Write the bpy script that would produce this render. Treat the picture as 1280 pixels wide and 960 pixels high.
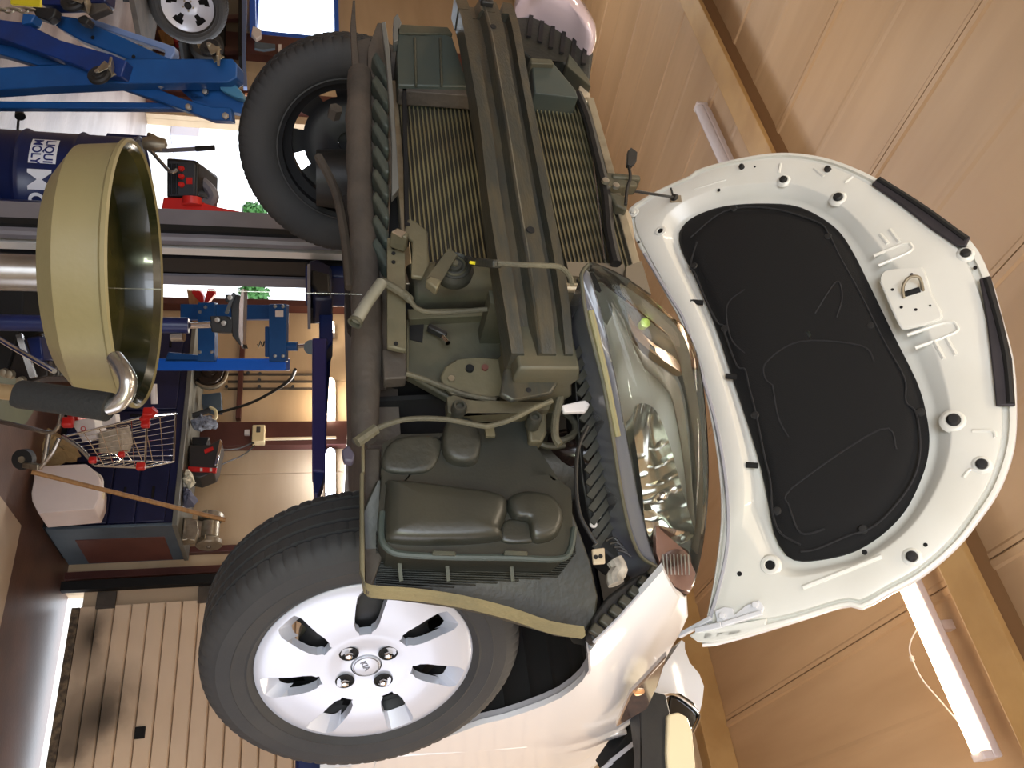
import bpy, bmesh, math, random
from mathutils import Vector, Matrix
random.seed(7)
for o in list(bpy.data.objects): bpy.data.objects.remove(o)
SC = bpy.context.scene; C = SC.collection
V = Vector
# ---------------- camera (upright pose rolled a quarter turn, as the photograph is) ----------------
F = 1020.0; PITCH = math.radians(13.5); YAW = math.radians(33.4)
CAM = V((1.226, -1.66, 1.65))
FW = V((-math.sin(YAW)*math.cos(PITCH), math.cos(YAW)*math.cos(PITCH), math.sin(PITCH)))
RT = V((math.cos(YAW), math.sin(YAW), 0)); UP = RT.cross(FW)
cd = bpy.data.cameras.new('camera'); cam = bpy.data.objects.new('camera', cd); C.objects.link(cam)
M = Matrix.Identity(4)
for i in range(3):
    M[i][0] = UP[i]; M[i][1] = -RT[i]; M[i][2] = -FW[i]; M[i][3] = CAM[i]
cam.matrix_world = M; cd.lens = F*36/1280; cd.sensor_width = 36; cd.clip_start = .02; SC.camera = cam
# ---------------- view, world, lights ----------------
SC.view_settings.view_transform = 'Standard'; SC.view_settings.look = 'None'
SC.view_settings.gamma = 1; SC.view_settings.use_curve_mapping = False
SC.view_settings.exposure = 0.0
W = bpy.data.worlds.new('sky'); SC.world = W; W.use_nodes = True
bg = W.node_tree.nodes['Background']; bg.inputs[0].default_value = (.86, .92, 1, 1); bg.inputs[1].default_value = 4.5
def area(name, loc, target, sx, sy, power, col):
    l = bpy.data.lights.new(name, 'AREA'); l.shape = 'RECTANGLE'; l.size = sx; l.size_y = sy; l.energy = power; l.color = col
    o = bpy.data.objects.new(name, l); C.objects.link(o); o.location = loc
    o.rotation_euler = (V(target)-V(loc)).to_track_quat('-Z', 'Y').to_euler(); return o
area('daylight_doorway_behind', (2.3, -4.3, 1.5), (.2, 0, 1.9), 2.6, 2.4, 108, (.84, .9, 1))
area('daylight_left_opening', (-4.7, 4.0, 1.1), (-4.0, 0, .3), 2.3, 1.8, 30, (.86, .9, 1))
# ceiling tube light (the visible lamp has its own builder below); others hang outside the frame
for x, y, p in ((.6, -1.6, 22), (2.2, -1.6, 22), (-1.6, -1.6, 24), (2.3, 1.4, 42), (-4.6, -1.5, 40)):
    area('ceiling_tube_glow', (x, y, 4.0), (x, y, 0), 1.2, .08, p, (1, .86, .66))
area('cool_side_fill', (3.3, .2, 1.3), (0, .2, 1.6), 2.0, 1.8, 36, (.84, .88, 1))  # added cool fill for the fender side; the right wall has no doorway
for x, y, z, p in ((2.0, 2.0, 3.0, 22), (-2.2, .6, 3.3, 13), (-6.0, 2.2, 3.0, 30), (.8, -2.6, 3.2, 22)):  # added warm point fills that brighten the ceiling and far left wall, no fixtures
    l = bpy.data.lights.new('added_warm_fill', 'POINT'); l.energy = p; l.color = (1, .86, .68); l.shadow_soft_size = .35
    o = bpy.data.objects.new('added_warm_fill', l); C.objects.link(o); o.location = (x, y, z)
area('inspection_lamp_glow', (1.5, -1.35, 1.5), (.35, -.5, 1.95), .12, .12, 5, (.88, 1, .72))

# ---------------- helpers ----------------
def K(x, y, **k):
    r = FW*F + UP*(x-640) + RT*(y-480)
    a, v = list(k.items())[0]
    if a == 'D': return CAM + r*(v/F)
    i = 'XYZ'.index(a); return CAM + r*((v-CAM[i])/r[i])
def lin(c):
    return tuple(((v/255)/12.92 if v/255 <= .04045 else ((v/255+.055)/1.055)**2.4) for v in c)
MATS = {}
def mat(name, col, rough=.5, metal=0, col2=None, scale=6, amt=.5, bump=0, bscale=60, coat=0, trans=0, emit=None, estr=0, alpha=1, ior=1.45, stretch=None, lo=.4, hi=.65, det=4):
    if name in MATS: return MATS[name]
    m = bpy.data.materials.new(name); m.use_nodes = True; nt = m.node_tree; N = nt.nodes; L = nt.links
    b = N['Principled BSDF']; c = lin(col)
    b.inputs['Base Color'].default_value = (*c, 1); b.inputs['Roughness'].default_value = rough; b.inputs['Metallic'].default_value = metal
    b.inputs['IOR'].default_value = ior
    if coat: b.inputs['Coat Weight'].default_value = coat; b.inputs['Coat Roughness'].default_value = .05
    if trans: b.inputs['Transmission Weight'].default_value = trans
    if alpha < 1: b.inputs['Alpha'].default_value = alpha
    if emit: b.inputs['Emission Color'].default_value = (*lin(emit), 1); b.inputs['Emission Strength'].default_value = estr
    tc = N.new('ShaderNodeTexCoord'); src = tc.outputs['Object']
    if stretch:
        mp = N.new('ShaderNodeMapping'); mp.inputs['Scale'].default_value = stretch; L.new(src, mp.inputs[0]); src = mp.outputs[0]
    if col2:
        n = N.new('ShaderNodeTexNoise'); n.inputs['Scale'].default_value = scale; n.inputs['Detail'].default_value = det
        L.new(src, n.inputs['Vector'])
        r = N.new('ShaderNodeMapRange'); r.inputs[1].default_value = lo; r.inputs[2].default_value = hi; r.inputs[4].default_value = amt
        L.new(n.outputs[0], r.inputs[0])
        mx = N.new('ShaderNodeMix'); mx.data_type = 'RGBA'; mx.inputs[6].default_value = (*c, 1); mx.inputs[7].default_value = (*lin(col2), 1)
        L.new(r.outputs[0], mx.inputs[0]); L.new(mx.outputs[2], b.inputs['Base Color'])
    if bump:
        n = N.new('ShaderNodeTexNoise'); n.inputs['Scale'].default_value = bscale; L.new(src, n.inputs['Vector'])
        bp = N.new('ShaderNodeBump'); bp.inputs['Strength'].default_value = bump; bp.inputs['Distance'].default_value = .01
        L.new(n.outputs[0], bp.inputs['Height']); L.new(bp.outputs[0], b.inputs['Normal'])
    MATS[name] = m; return m
def tag(o, label=None, cat=None, group=None, kind=None):
    for k, v in (('label', label), ('category', cat), ('group', group), ('kind', kind)):
        if v: o[k] = v
    return o
BASE = {}   # world origin of each thing, for the parts made in world coordinates
def thing(name, label, cat, loc, group=None):
    o = bpy.data.objects.new(name, None); C.objects.link(o); o.location = loc; o.empty_display_size = .05
    BASE[o.name] = V(loc); return tag(o, label, cat, group)
def obj(name, bm, m, parent=None, raw=False, ang=35, bevel=0, smooth=True, origin=None):
    bmesh.ops.recalc_face_normals(bm, faces=bm.faces)
    if parent is not None and not raw: off = BASE[parent.name]
    elif parent is None and not raw:
        if origin is None:
            xs = [v.co for v in bm.verts]
            origin = V((sum(v.x for v in xs)/len(xs), sum(v.y for v in xs)/len(xs), min(v.z for v in xs)))
        off = V(origin)
    else: off = V((0, 0, 0))
    bmesh.ops.translate(bm, verts=bm.verts, vec=-off)
    me = bpy.data.meshes.new(name); bm.to_mesh(me); bm.free()
    if m: me.materials.append(m)
    if smooth:
        for p in me.polygons: p.use_smooth = True
        me.set_sharp_from_angle(angle=math.radians(ang))
    o = bpy.data.objects.new(name, me); C.objects.link(o)
    if parent is not None: o.parent = parent; BASE[o.name] = off
    else: o.location = off; BASE[o.name] = off
    if bevel:
        md = o.modifiers.new('bevel', 'BEVEL'); md.width = bevel; md.segments = 2; md.limit_method = 'ANGLE'; md.angle_limit = math.radians(40)
    return o
def nb(): return bmesh.new()
def box(bm, c, s, rot=None):
    c = V(c); vs = []
    for dx in (-.5, .5):
        for dy in (-.5, .5):
            for dz in (-.5, .5):
                p = V((dx*s[0], dy*s[1], dz*s[2]))
                if rot: p = rot @ p
                vs.append(bm.verts.new(c+p))
    for f in ((0,1,3,2),(4,6,7,5),(0,4,5,1),(2,3,7,6),(0,2,6,4),(1,5,7,3)): bm.faces.new([vs[i] for i in f])
    return bm
def box2(bm, a, b):
    a, b = V(a), V(b); return box(bm, (a+b)/2, [abs(b[i]-a[i]) for i in range(3)])
def frame(d, up=V((0,0,1))):
    d = d.normalized()
    if abs(d.dot(up)) > .97: up = V((1,0,0))
    s = d.cross(up).normalized(); return s, s.cross(d).normalized()
def bar(bm, a, b, w, h, up=V((0,0,1))):
    a, b = V(a), V(b); s, u = frame(b-a, V(up)); vs = []
    for p in (a, b):
        for i, j in ((-1,-1),(1,-1),(1,1),(-1,1)): vs.append(bm.verts.new(p+s*i*w/2+u*j*h/2))
    bm.faces.new(vs[:4]); bm.faces.new(vs[7:3:-1])
    for i in range(4): j = (i+1) % 4; bm.faces.new((vs[i], vs[j], vs[4+j], vs[4+i]))
    return bm
def smoothpts(pts, n=6):
    pts = [V(p) for p in pts]; out = []
    for i in range(len(pts)-1):
        p0 = pts[max(i-1, 0)]; p1 = pts[i]; p2 = pts[i+1]; p3 = pts[min(i+2, len(pts)-1)]
        for k in range(n):
            t = k/n; out.append(.5*((2*p1)+(p2-p0)*t+(2*p0-5*p1+4*p2-p3)*t*t+(3*p1-p0-3*p2+p3)*t**3))
    out.append(pts[-1]); return out
def tube(bm, pts, r, seg=8, sm=0, closed=False, caps=True):
    pts = [V(p) for p in pts]
    if sm: pts = smoothpts(pts, sm)
    rings = []; n = len(pts); s = None
    for i, p in enumerate(pts):
        d = ((pts[(i+1) % n] if (closed or i < n-1) else p) - (pts[i-1] if (closed or i > 0) else p))
        if d.length < 1e-9: d = V((0,0,1))
        d.normalize()
        if s is None: s, u = frame(d)
        else:
            s = (s - d*s.dot(d)); s = s.normalized() if s.length > 1e-6 else frame(d)[0]; u = s.cross(d)
        rr = r(i/(n-1)) if callable(r) else r
        rings.append([bm.verts.new(p+(s*math.cos(a)+u*math.sin(a))*rr) for a in [2*math.pi*k/seg for k in range(seg)]])
    for i in range(n if closed else n-1):
        a, b = rings[i], rings[(i+1) % n]
        for k in range(seg): bm.faces.new((a[k], a[(k+1) % seg], b[(k+1) % seg], b[k]))
    if caps and not closed: bm.faces.new(rings[0]); bm.faces.new(rings[-1][::-1])
    return bm
def lathe(bm, prof, o=(0,0,0), axis=(0,0,1), seg=32, cap=False):
    """prof: (radius, distance along axis)"""
    o = V(o); ax = V(axis).normalized(); s, u = frame(ax); rings = []
    for r, h in prof:
        if r < 1e-6: rings.append([bm.verts.new(o+ax*h)])
        else: rings.append([bm.verts.new(o+ax*h+(s*math.cos(a)+u*math.sin(a))*r) for a in [2*math.pi*k/seg for k in range(seg)]])
    for a, b in zip(rings, rings[1:]):
        for k in range(seg):
            j = (k+1) % seg
            if len(a) == 1 and len(b) == 1: break
            if len(a) == 1: bm.faces.new((a[0], b[j], b[k]))
            elif len(b) == 1: bm.faces.new((a[k], a[j], b[0]))
            else: bm.faces.new((a[k], a[j], b[j], b[k]))
    if cap:
        for r in (rings[0], rings[-1]):
            if len(r) > 2: bm.faces.new(r)
    return bm
def cyl(bm, a, b, r, seg=16):
    a, b = V(a), V(b); return lathe(bm, [(0,0),(r,0),(r,(b-a).length),(0,(b-a).length)], a, b-a, seg)
def prism(bm, pts, vec):
    vec = V(vec); a = [bm.verts.new(V(p)) for p in pts]; b = [bm.verts.new(V(p)+vec) for p in pts]; n = len(a)
    f1 = bm.faces.new(a); f2 = bm.faces.new(b[::-1])
    for i in range(n): j = (i+1) % n; bm.faces.new((a[i], b[i], b[j], a[j]))
    bmesh.ops.triangulate(bm, faces=[f1, f2]); return bm
def kp(pts, **k): return [K(x, y, **k) for x, y in pts]
def loft(bm, secs, closed=True, caps=True):
    rings = [[bm.verts.new(V(p)) for p in s] for s in secs]
    for a, b in zip(rings, rings[1:]):
        n = len(a)
        for k in range(n if closed else n-1):
            j = (k+1) % n; bm.faces.new((a[k], a[j], b[j], b[k]))
    if caps and closed: bm.faces.new(rings[0]); bm.faces.new(rings[-1][::-1])
    return bm
def resample(pts, n, closed=True):
    pts = [V(p) for p in pts]
    if closed: pts = pts+[pts[0]]
    d = [0]
    for a, b in zip(pts, pts[1:]): d.append(d[-1]+(b-a).length)
    out = []; j = 0; m = n if closed else n-1
    for i in range(n):
        t = d[-1]*i/m
        while j < len(d)-2 and d[j+1] < t: j += 1
        out.append(pts[j].lerp(pts[j+1], (t-d[j])/max(d[j+1]-d[j], 1e-9)))
    return out
def closed_smooth(pts, n=5):
    m = len(pts); P = [V(p) for p in pts]; out = []
    for i in range(m):
        p0, p1, p2, p3 = P[i-1], P[i], P[(i+1) % m], P[(i+2) % m]
        for k in range(n):
            t = k/n; out.append(.5*((2*p1)+(p2-p0)*t+(2*p0-5*p1+4*p2-p3)*t*t+(3*p1-p0-3*p2+p3)*t**3))
    return out
def copy_tree(o, parent=None):
    c = o.copy(); C.objects.link(c)
    if parent is not None: c.parent = parent
    for ch in list(o.children): copy_tree(ch, c)
    return c
def text_bm(s, size, depth=.0006, bold=0):
    cu = bpy.data.curves.new('t', 'FONT'); cu.body = s; cu.size = size; cu.extrude = depth; cu.offset = bold; cu.align_x = 'LEFT'
    to = bpy.data.objects.new('t', cu); C.objects.link(to); dg = bpy.context.evaluated_depsgraph_get()
    me = bpy.data.meshes.new_from_object(to.evaluated_get(dg)); bm = nb(); bm.from_mesh(me)
    bpy.data.objects.remove(to); return bm
def mx4(x, y, z, o):
    m = Matrix.Identity(4)
    for i in range(3): m[i][0] = x[i]; m[i][1] = y[i]; m[i][2] = z[i]; m[i][3] = o[i]
    return m

# ---------------- materials ----------------
m_floor = mat('painted_concrete', (138,122,112), .45, col2=(92,72,62), scale=1.3, amt=.9, bump=.15, bscale=25, stretch=(1,3,1))
m_floorb = mat('brown_floor_paint', (104,78,66), .4, col2=(80,60,52), scale=3, amt=.8, bump=.1)
m_tile = mat('beige_floor_tile', (196,180,158), .35, col2=(176,158,136), scale=2)
m_wall = mat('beige_wall_panel', (196,172,140), .5, col2=(176,150,118), scale=1.6, amt=.6, stretch=(.4,1,2.5))
m_ceil = mat('tan_ceiling_panel', (194,162,126), .45, col2=(172,141,106), scale=1.1, amt=.8, stretch=(3,.35,1))
m_brown = mat('brown_steel', (88,50,44), .45, col2=(66,36,32), scale=5)
m_gird = mat('tan_girder_paint', (182,146,94), .45, col2=(150,112,64), scale=4)
m_white = mat('white_car_paint', (222,223,226), .32, coat=.45)
m_inner = mat('white_inner_panel_paint', (222,222,214), .33, coat=.3, col2=(205,203,192), scale=5, amt=.35)
m_black = mat('black_plastic', (24,24,25), .5, col2=(40,38,34), scale=9, bump=.08)
m_dusty = mat('dusty_black_plastic', (36,38,35), .5, col2=(66,62,48), scale=5, amt=.6, bump=.12, bscale=90)
m_duct = mat('dusty_duct_plastic', (37,39,36), .36, col2=(56,54,44), scale=4, amt=.6, bump=.04, bscale=200)
m_dgreen = mat('dusty_grey_green_plastic', (54,62,58), .55, col2=(76,74,60), scale=6, amt=.5)
m_brownd = mat('dirty_underbody_plastic', (76,68,60), .7, col2=(52,48,44), scale=7, amt=.8, bump=.25)
m_beam = mat('dirty_painted_beam_steel', (62,63,58), .36, metal=.35, col2=(88,80,62), scale=9, amt=.6, bump=.1, stretch=(1,5,5))
m_plate = mat('dusty_body_steel', (84,82,66), .55, metal=.2, col2=(116,106,82), scale=7, amt=.6, bump=.15)
m_frame = mat('dusty_frame_member', (64,66,56), .55, metal=.2, col2=(96,88,68), scale=6, amt=.7, bump=.12)
m_loom = mat('dusty_loom_wrap', (74,71,58), .7, col2=(98,92,72), scale=14, amt=.7, bump=.3, bscale=120)
m_fin = mat('radiator_fin_metal', (128,124,96), .4, metal=.6, col2=(96,86,68), scale=5, amt=.7)
m_core = mat('radiator_core_dark', (40,36,28), .7)
m_tie = mat('dusty_cream_body_metal', (176,162,138), .5, col2=(140,124,100), scale=9, amt=.7)
m_tyre = mat('tyre_rubber', (42,42,43), .72, col2=(56,54,52), scale=8, amt=.5, bump=.05, bscale=150)
m_steelrim = mat('black_steel_rim', (24,24,26), .5)
m_cap = mat('silver_hubcap_paint', (190,194,206), .32, metal=.3, coat=.3)
m_capdirt = mat('dirty_hubcap_recess', (150,150,146), .5, metal=.3, col2=(110,108,92), scale=18, amt=.7)
m_chrome = mat('chrome', (225,225,225), .12, metal=1)
m_steel = mat('bare_steel', (170,168,164), .32, metal=.9, col2=(120,116,110), scale=12)
m_zinc = mat('dull_zinc', (172,164,144), .4, metal=.8, col2=(100,92,78), scale=20)
m_felt = mat('black_felt_pad', (13,13,14), .85, bump=.15, bscale=350)
m_rub = mat('black_rubber', (30,30,30), .6)
m_dark = mat('deep_black', (8,8,9), .8)
m_blue = mat('blue_tool_paint', (20,74,132), .38, col2=(12,52,104), scale=5, amt=.5)
m_navy = mat('navy_enamel', (18,34,84), .35, col2=(12,22,56), scale=4, amt=.6)
m_bench = mat('navy_cabinet_paint', (30,33,66), .42, col2=(20,22,46), scale=5, amt=.6)
m_slate = mat('slate_blue_panel_paint', (78,92,104), .45, col2=(60,72,84), scale=6)
m_rust = mat('red_brown_panel', (96,58,50), .6, col2=(78,46,42), scale=8)
m_grey = mat('grey_lift_paint', (112,110,116), .4, col2=(94,92,98), scale=5)
m_lgrey = mat('light_grey_paint', (168,168,174), .4)
m_olive = mat('oil_bowl_plastic', (118,108,76), .42, col2=(102,92,62), scale=3, amt=.6, bump=.05)
m_oil = mat('oily_bowl_inside', (24,28,14), .2, col2=(92,86,46), scale=4.5, amt=.8, coat=.5, lo=.45, hi=.75)
m_red = mat('red_plastic', (190,36,30), .4)
m_wht = mat('white_plastic', (216,208,204), .4, col2=(196,188,180), scale=4)
m_wood = mat('worn_wood', (166,124,76), .6, col2=(120,84,48), scale=10, stretch=(1,1,6))
m_card = mat('beige_sack', (170,146,104), .8, col2=(130,108,72), scale=10, bump=.3)
m_yel = mat('yellow_plastic', (214,200,40), .5)
m_cord = mat('black_cord', (22,22,22), .5)
m_alu = mat('aluminium_plate', (226,214,206), .25, metal=.8)
m_bolt = mat('bolt_head', (190,188,180), .3, metal=.9)
# ---------------- the setting ----------------
YB = 4.15
def struct(name, bm, m, parent=None, **k):
    o = obj(name, bm, m, parent, **k)
    if parent is None: o['kind'] = 'structure'
    return o
XL, XR, YF = -9.2, 3.4, -4.6
def cz(y): return 4.47 + .075*(y-4.15)
struct('floor', box2(nb(), (XL,YF,-.12), (XR,YB+.12,0)), m_floor, smooth=False)
bm = nb(); prism(bm, [(-2.6,2.2,0),(XR,2.2,0),(XR,YB+.1,0),(-2.3,YB+.1,0)], (0,0,.003))
struct('trim_4', bm, m_floorb, smooth=False)
t = K(26,657,Z=0.004)
bm = nb(); prism(bm, [(t.x,t.y,.003),(t.x,t.y-2.5,.003),(t.x+2.9,t.y-2.5,.003),(t.x+2.9,t.y,.003)], (0,0,.004))
ft = struct('trim_5', bm, m_tile, smooth=False)
# back wall of sandwich panels, with the drive-through opening, the door and a window cut out of it
OX0, OX1, OZ = K(205,143,Y=YB).x, K(300,374,Y=YB).x, 2.35
DX0 = -.93
WX0, WX1, WZ0, WZ1 = -8.8, K(370,45,Y=YB).x, K(322,30,Y=YB).z, K(418,30,Y=YB).z
bm = nb(); box2(bm, (OX1,YB+.06,0), (DX0,YB+.14,4.6)); box2(bm, (WX1,YB+.06,0), (OX0,YB+.14,4.6)); box2(bm, (OX0,YB+.06,OZ), (OX1,YB+.14,4.6))
box2(bm, (WX0,YB+.06,0), (WX1,YB+.14,WZ0)); box2(bm, (WX0,YB+.06,WZ1), (WX1,YB+.14,4.6)); box2(bm, (XL,YB+.06,0), (WX0,YB+.14,4.6))
box2(bm, (DX0,YB+.06,3.3), (XR,YB+.14,4.6))
wall = struct('wall_back', bm, m_wall, smooth=False)
def wpanel(x0, x1, z0, z1):
    o = obj('wall_panel', box2(nb(), (x0+.0015,YB,z0+.0015), (x1-.0015,YB+.062,z1-.0015)), m_wall, wall, bevel=.003, smooth=False)
xs = [OX1, -3.02, -2.52, -2.02, -1.52, DX0]
xs = [OX1]+[OX1+(DX0-OX1)*i/3 for i in (1,2)]+[DX0]
for a, b in zip(xs, xs[1:]):
    for z0, z1 in ((0,2.3),(2.3,4.46)): wpanel(a, b, z0, z1)
for a, b in ((WX1,-6.6),(-6.6,OX0)):
    for z0, z1 in ((0,1.15),(1.15,2.3),(2.3,3.4),(3.4,4.46)): wpanel(a, b, z0, z1)
for z0, z1 in ((OZ,3.4),(3.4,4.46)):
    for i in range(3): wpanel(OX0+(OX1-OX0)*i/3, OX0+(OX1-OX0)*(i+1)/3, z0, z1)
for i in range(4): wpanel(DX0+1.08*i, DX0+1.08*(i+1), 3.32, 4.46)
# brown steel posts and rails on the wall
n = 1
def trim(bm, m=m_brown, name=None):
    global n
    o = struct('trim_%d' % n if n < 4 else 'trim_%d' % (n+2), bm, m, smooth=False, bevel=.004); n += 1; return o
def post(px0, px1, at, z0, z1, d=.08):
    x0 = K(at,px0,Y=YB-d).x; x1 = K(at,px1,Y=YB-d).x
    return trim(box2(nb(), (x0,YB-d,z0), (x1,YB+.0,z1)))
post(527,557,320,0,4.4)
post(682,690,260,0,4.4,.05); post(707,715,260,0,4.4,.05)
post(45,70,350,0,4.4,.1); post(113,122,320,0,4.4,.08); post(128,134,320,0,4.4,.08)
post(374,382,340,0,OZ+.3,.1)
trim(box2(nb(), (OX1,YB-.06,K(300,447,Y=YB).z), (K(300,527,Y=YB).x,YB,K(306,447,Y=YB).z)))
trim(box2(nb(), (OX1,YB-.06,2.05), (-2.3,YB,2.17)))
trim(box2(nb(), (XL,YB-.14,4.26), (XR,YB,4.46)), m_gird)
trim(box2(nb(), (XL,YB-.07,4.12), (XR,YB,4.2)), m_wall)
# side and front walls, out of view
struct('wall_left', box2(nb(), (XL-.1,YF,0), (XL,YB+.1,4.7)), m_wall, smooth=False)
struct('wall_right', box2(nb(), (XR,YF,0), (XR+.1,YB+.1,4.7)), m_wall, smooth=False)
bm = nb(); box2(bm, (XL,YF-.1,0), (.9,YF,4.3)); box2(bm, (XR-.1,YF-.1,0), (XR,YF,4.3)); box2(bm, (.9,YF-.1,2.8), (XR-.1,YF,4.3))
struct('wall_front', bm, m_wall, smooth=False)
# roof of long panels with seams, two girders
bm = nb(); prism(bm, [(XL,YF,cz(YF)+.06),(XR,YF,cz(YF)+.06),(XR,YB+.2,cz(YB+.2)+.06),(XL,YB+.2,cz(YB+.2)+.06)], (0,0,.06))
ceil = struct('ceiling', bm, m_ceil, smooth=False)
x = -2.33-.885*8
while x < XR:
    a, b = max(x, XL)+.0015, min(x+.885, XR)-.0015
    if b > a:
        bm = nb(); sec = [(a,-.002),(a+.008,-.010),(a+.035,-.010),(a+.045,0),((a+b)/2-.03,0),((a+b)/2-.01,-.003),((a+b)/2+.01,-.003),((a+b)/2+.03,0),(b-.03,0),(b-.02,-.005),(b,-.005),(b,.05),(a,.05)]
        loft(bm, [[V((px, y, cz(y)+pz)) for px, pz in sec] for y in (YF, -.6, YB+.1)])
        obj('ceiling_panel', bm, m_ceil, ceil, smooth=False)
    x += .885
zb = 4.10
p0, p1 = K(873,0,Z=zb), K(1280,844,Z=zb); q0 = K(851,0,Z=zb); wd = q0.y-p0.y+.01
dr = (p1-p0).normalized(); p0 = p0-dr*4.6; p1 = p1+dr*1.9
for dy in (0, -3.9):
    sh = V((0,dy,.075*dy))
    trim(loft(nb(), [[p+sh, p+sh+V((0,wd,0)), p+sh+V((0,wd,.03)), p+sh+V((0,.0,.03))] for p in (p0, p1)]), m_gird)
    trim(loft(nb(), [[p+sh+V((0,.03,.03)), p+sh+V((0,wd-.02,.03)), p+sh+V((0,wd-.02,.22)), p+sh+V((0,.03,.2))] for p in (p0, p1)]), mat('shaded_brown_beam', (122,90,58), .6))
# sectional door in the back wall
ZG = .05
door = struct('door_1', box2(nb(), (DX0,YB+.03,.12), (XR,YB+.05,3.3)), mat('door_sheet', (190,166,138), .5), smooth=False)
dm = mat('beige_door_slat', (220,196,168), .42, col2=(206,180,150), scale=2, amt=.5)
# oily smears on the door
nt = dm.node_tree; Nn = nt.nodes; Ll = nt.links; b = Nn['Principled BSDF']; src = b.inputs['Base Color'].links[0].from_socket
geo = Nn.new('ShaderNodeNewGeometry')
ns = Nn.new('ShaderNodeTexNoise'); ns.inputs['Scale'].default_value = 2.4; ns.inputs['Detail'].default_value = 6; Ll.new(geo.outputs['Position'], ns.inputs['Vector'])
def smear(src, c, s, amt):
    mp = Nn.new('ShaderNodeMapping'); mp.vector_type = 'POINT'; mp.inputs['Location'].default_value = (-c[0]/s[0], 0, -c[1]/s[1]); mp.inputs['Scale'].default_value = (1/s[0], 0, 1/s[1])
    Ll.new(geo.outputs['Position'], mp.inputs[0])
    ln = Nn.new('ShaderNodeVectorMath'); ln.operation = 'LENGTH'; Ll.new(mp.outputs[0], ln.inputs[0])
    mr = Nn.new('ShaderNodeMapRange'); mr.inputs[1].default_value = .1; mr.inputs[2].default_value = 1; mr.inputs[3].default_value = 1; mr.inputs[4].default_value = 0; Ll.new(ln.outputs['Value'], mr.inputs[0])
    r2 = Nn.new('ShaderNodeMapRange'); r2.inputs[1].default_value = .35; r2.inputs[2].default_value = .6; Ll.new(ns.outputs[0], r2.inputs[0])
    mu = Nn.new('ShaderNodeMath'); mu.operation = 'MULTIPLY'; Ll.new(mr.outputs[0], mu.inputs[0]); Ll.new(r2.outputs[0], mu.inputs[1])
    m2 = Nn.new('ShaderNodeMath'); m2.operation = 'MULTIPLY'; m2.inputs[1].default_value = amt; Ll.new(mu.outputs[0], m2.inputs[0])
    mix = Nn.new('ShaderNodeMix'); mix.data_type = 'RGBA'; mix.inputs[7].default_value = (*lin((52,44,36)), 1); Ll.new(m2.outputs[0], mix.inputs[0]); Ll.new(src, mix.inputs[6]); return mix.outputs[2]
def dk(x, y): p = K(x, y, Y=YB); return (p.x, p.z)
for c, s, a in ((dk(115,795),(.3,.16),.9),(dk(135,880),(.35,.3),.75),(dk(85,940),(.45,.3),.8),(dk(75,850),(.55,.16),.6),(dk(125,900),(.14,.2),.7)): src = smear(src, c, s, a)
Ll.new(src, b.inputs['Base Color'])
z = .12; k = 0
while z < 3.2:
    h = .107
    sec = [(0,0),(-.022,.006),(-.022,h-.012),(-.012,h-.005),(0,h-.002),(.03,h-.002),(.03,0)]
    bm = nb(); loft(bm, [[V((x,YB+a,z+b)) for a, b in sec] for x in (DX0+.12, XR)]); obj('slat', bm, dm, door, smooth=False); z += h; k += 1
obj('seal', box2(nb(), (DX0+.12,YB-.02,ZG+.02), (XR,YB+.03,.12)), mat('ragged_seal', (70,60,50), .8, col2=(150,130,100), scale=30, bump=.5), door)
bm = nb(); x0 = K(150,729,Y=YB-.06).x; box2(bm, (x0-.02,YB-.1,0), (x0+.045,YB-.04,3.4)); obj('guide_rail', bm, m_dark, door, bevel=.004)
bm = nb(); box2(bm, (x0-.1,YB-.05,0), (x0-.05,YB-.03,3.4)); obj('guide_rail', bm, m_brown, door)
for zc in (.28,.92,2.0):
    bm = nb(); box2(bm, (x0+.045,YB-.04,zc-.06), (x0+.16,YB-.022,zc+.06)); obj('hinge_plate', bm, m_brownd, door, bevel=.003)
p = K(176,917,Y=YB); obj('latch', box2(nb(), (p.x-.035,YB-.04,p.z-.03), (p.x+.035,YB-.02,p.z+.03)), m_dark, door, bevel=.003)
# window at the far left
win = struct('window_1', box2(nb(), (WX0,YB+.09,WZ0), (WX1,YB+.095,WZ1)), mat('window_glass', (240,246,250), .05, trans=1, ior=1.05), smooth=False)
m_bframe = mat('blue_window_frame', (20,90,200), .35)
bm = nb(); box2(bm, (WX0-.05,YB-.03,WZ0-.07), (WX1+.07,YB+.08,WZ0)); box2(bm, (WX0-.05,YB-.03,WZ1), (WX1+.07,YB+.08,WZ1+.05)); box2(bm, (WX1,YB-.03,WZ0), (WX1+.07,YB+.08,WZ1)); box2(bm, (WX0-.05,YB-.03,WZ0), (WX0,YB+.08,WZ1))
obj('window_frame', bm, m_bframe, win, bevel=.004)
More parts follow.
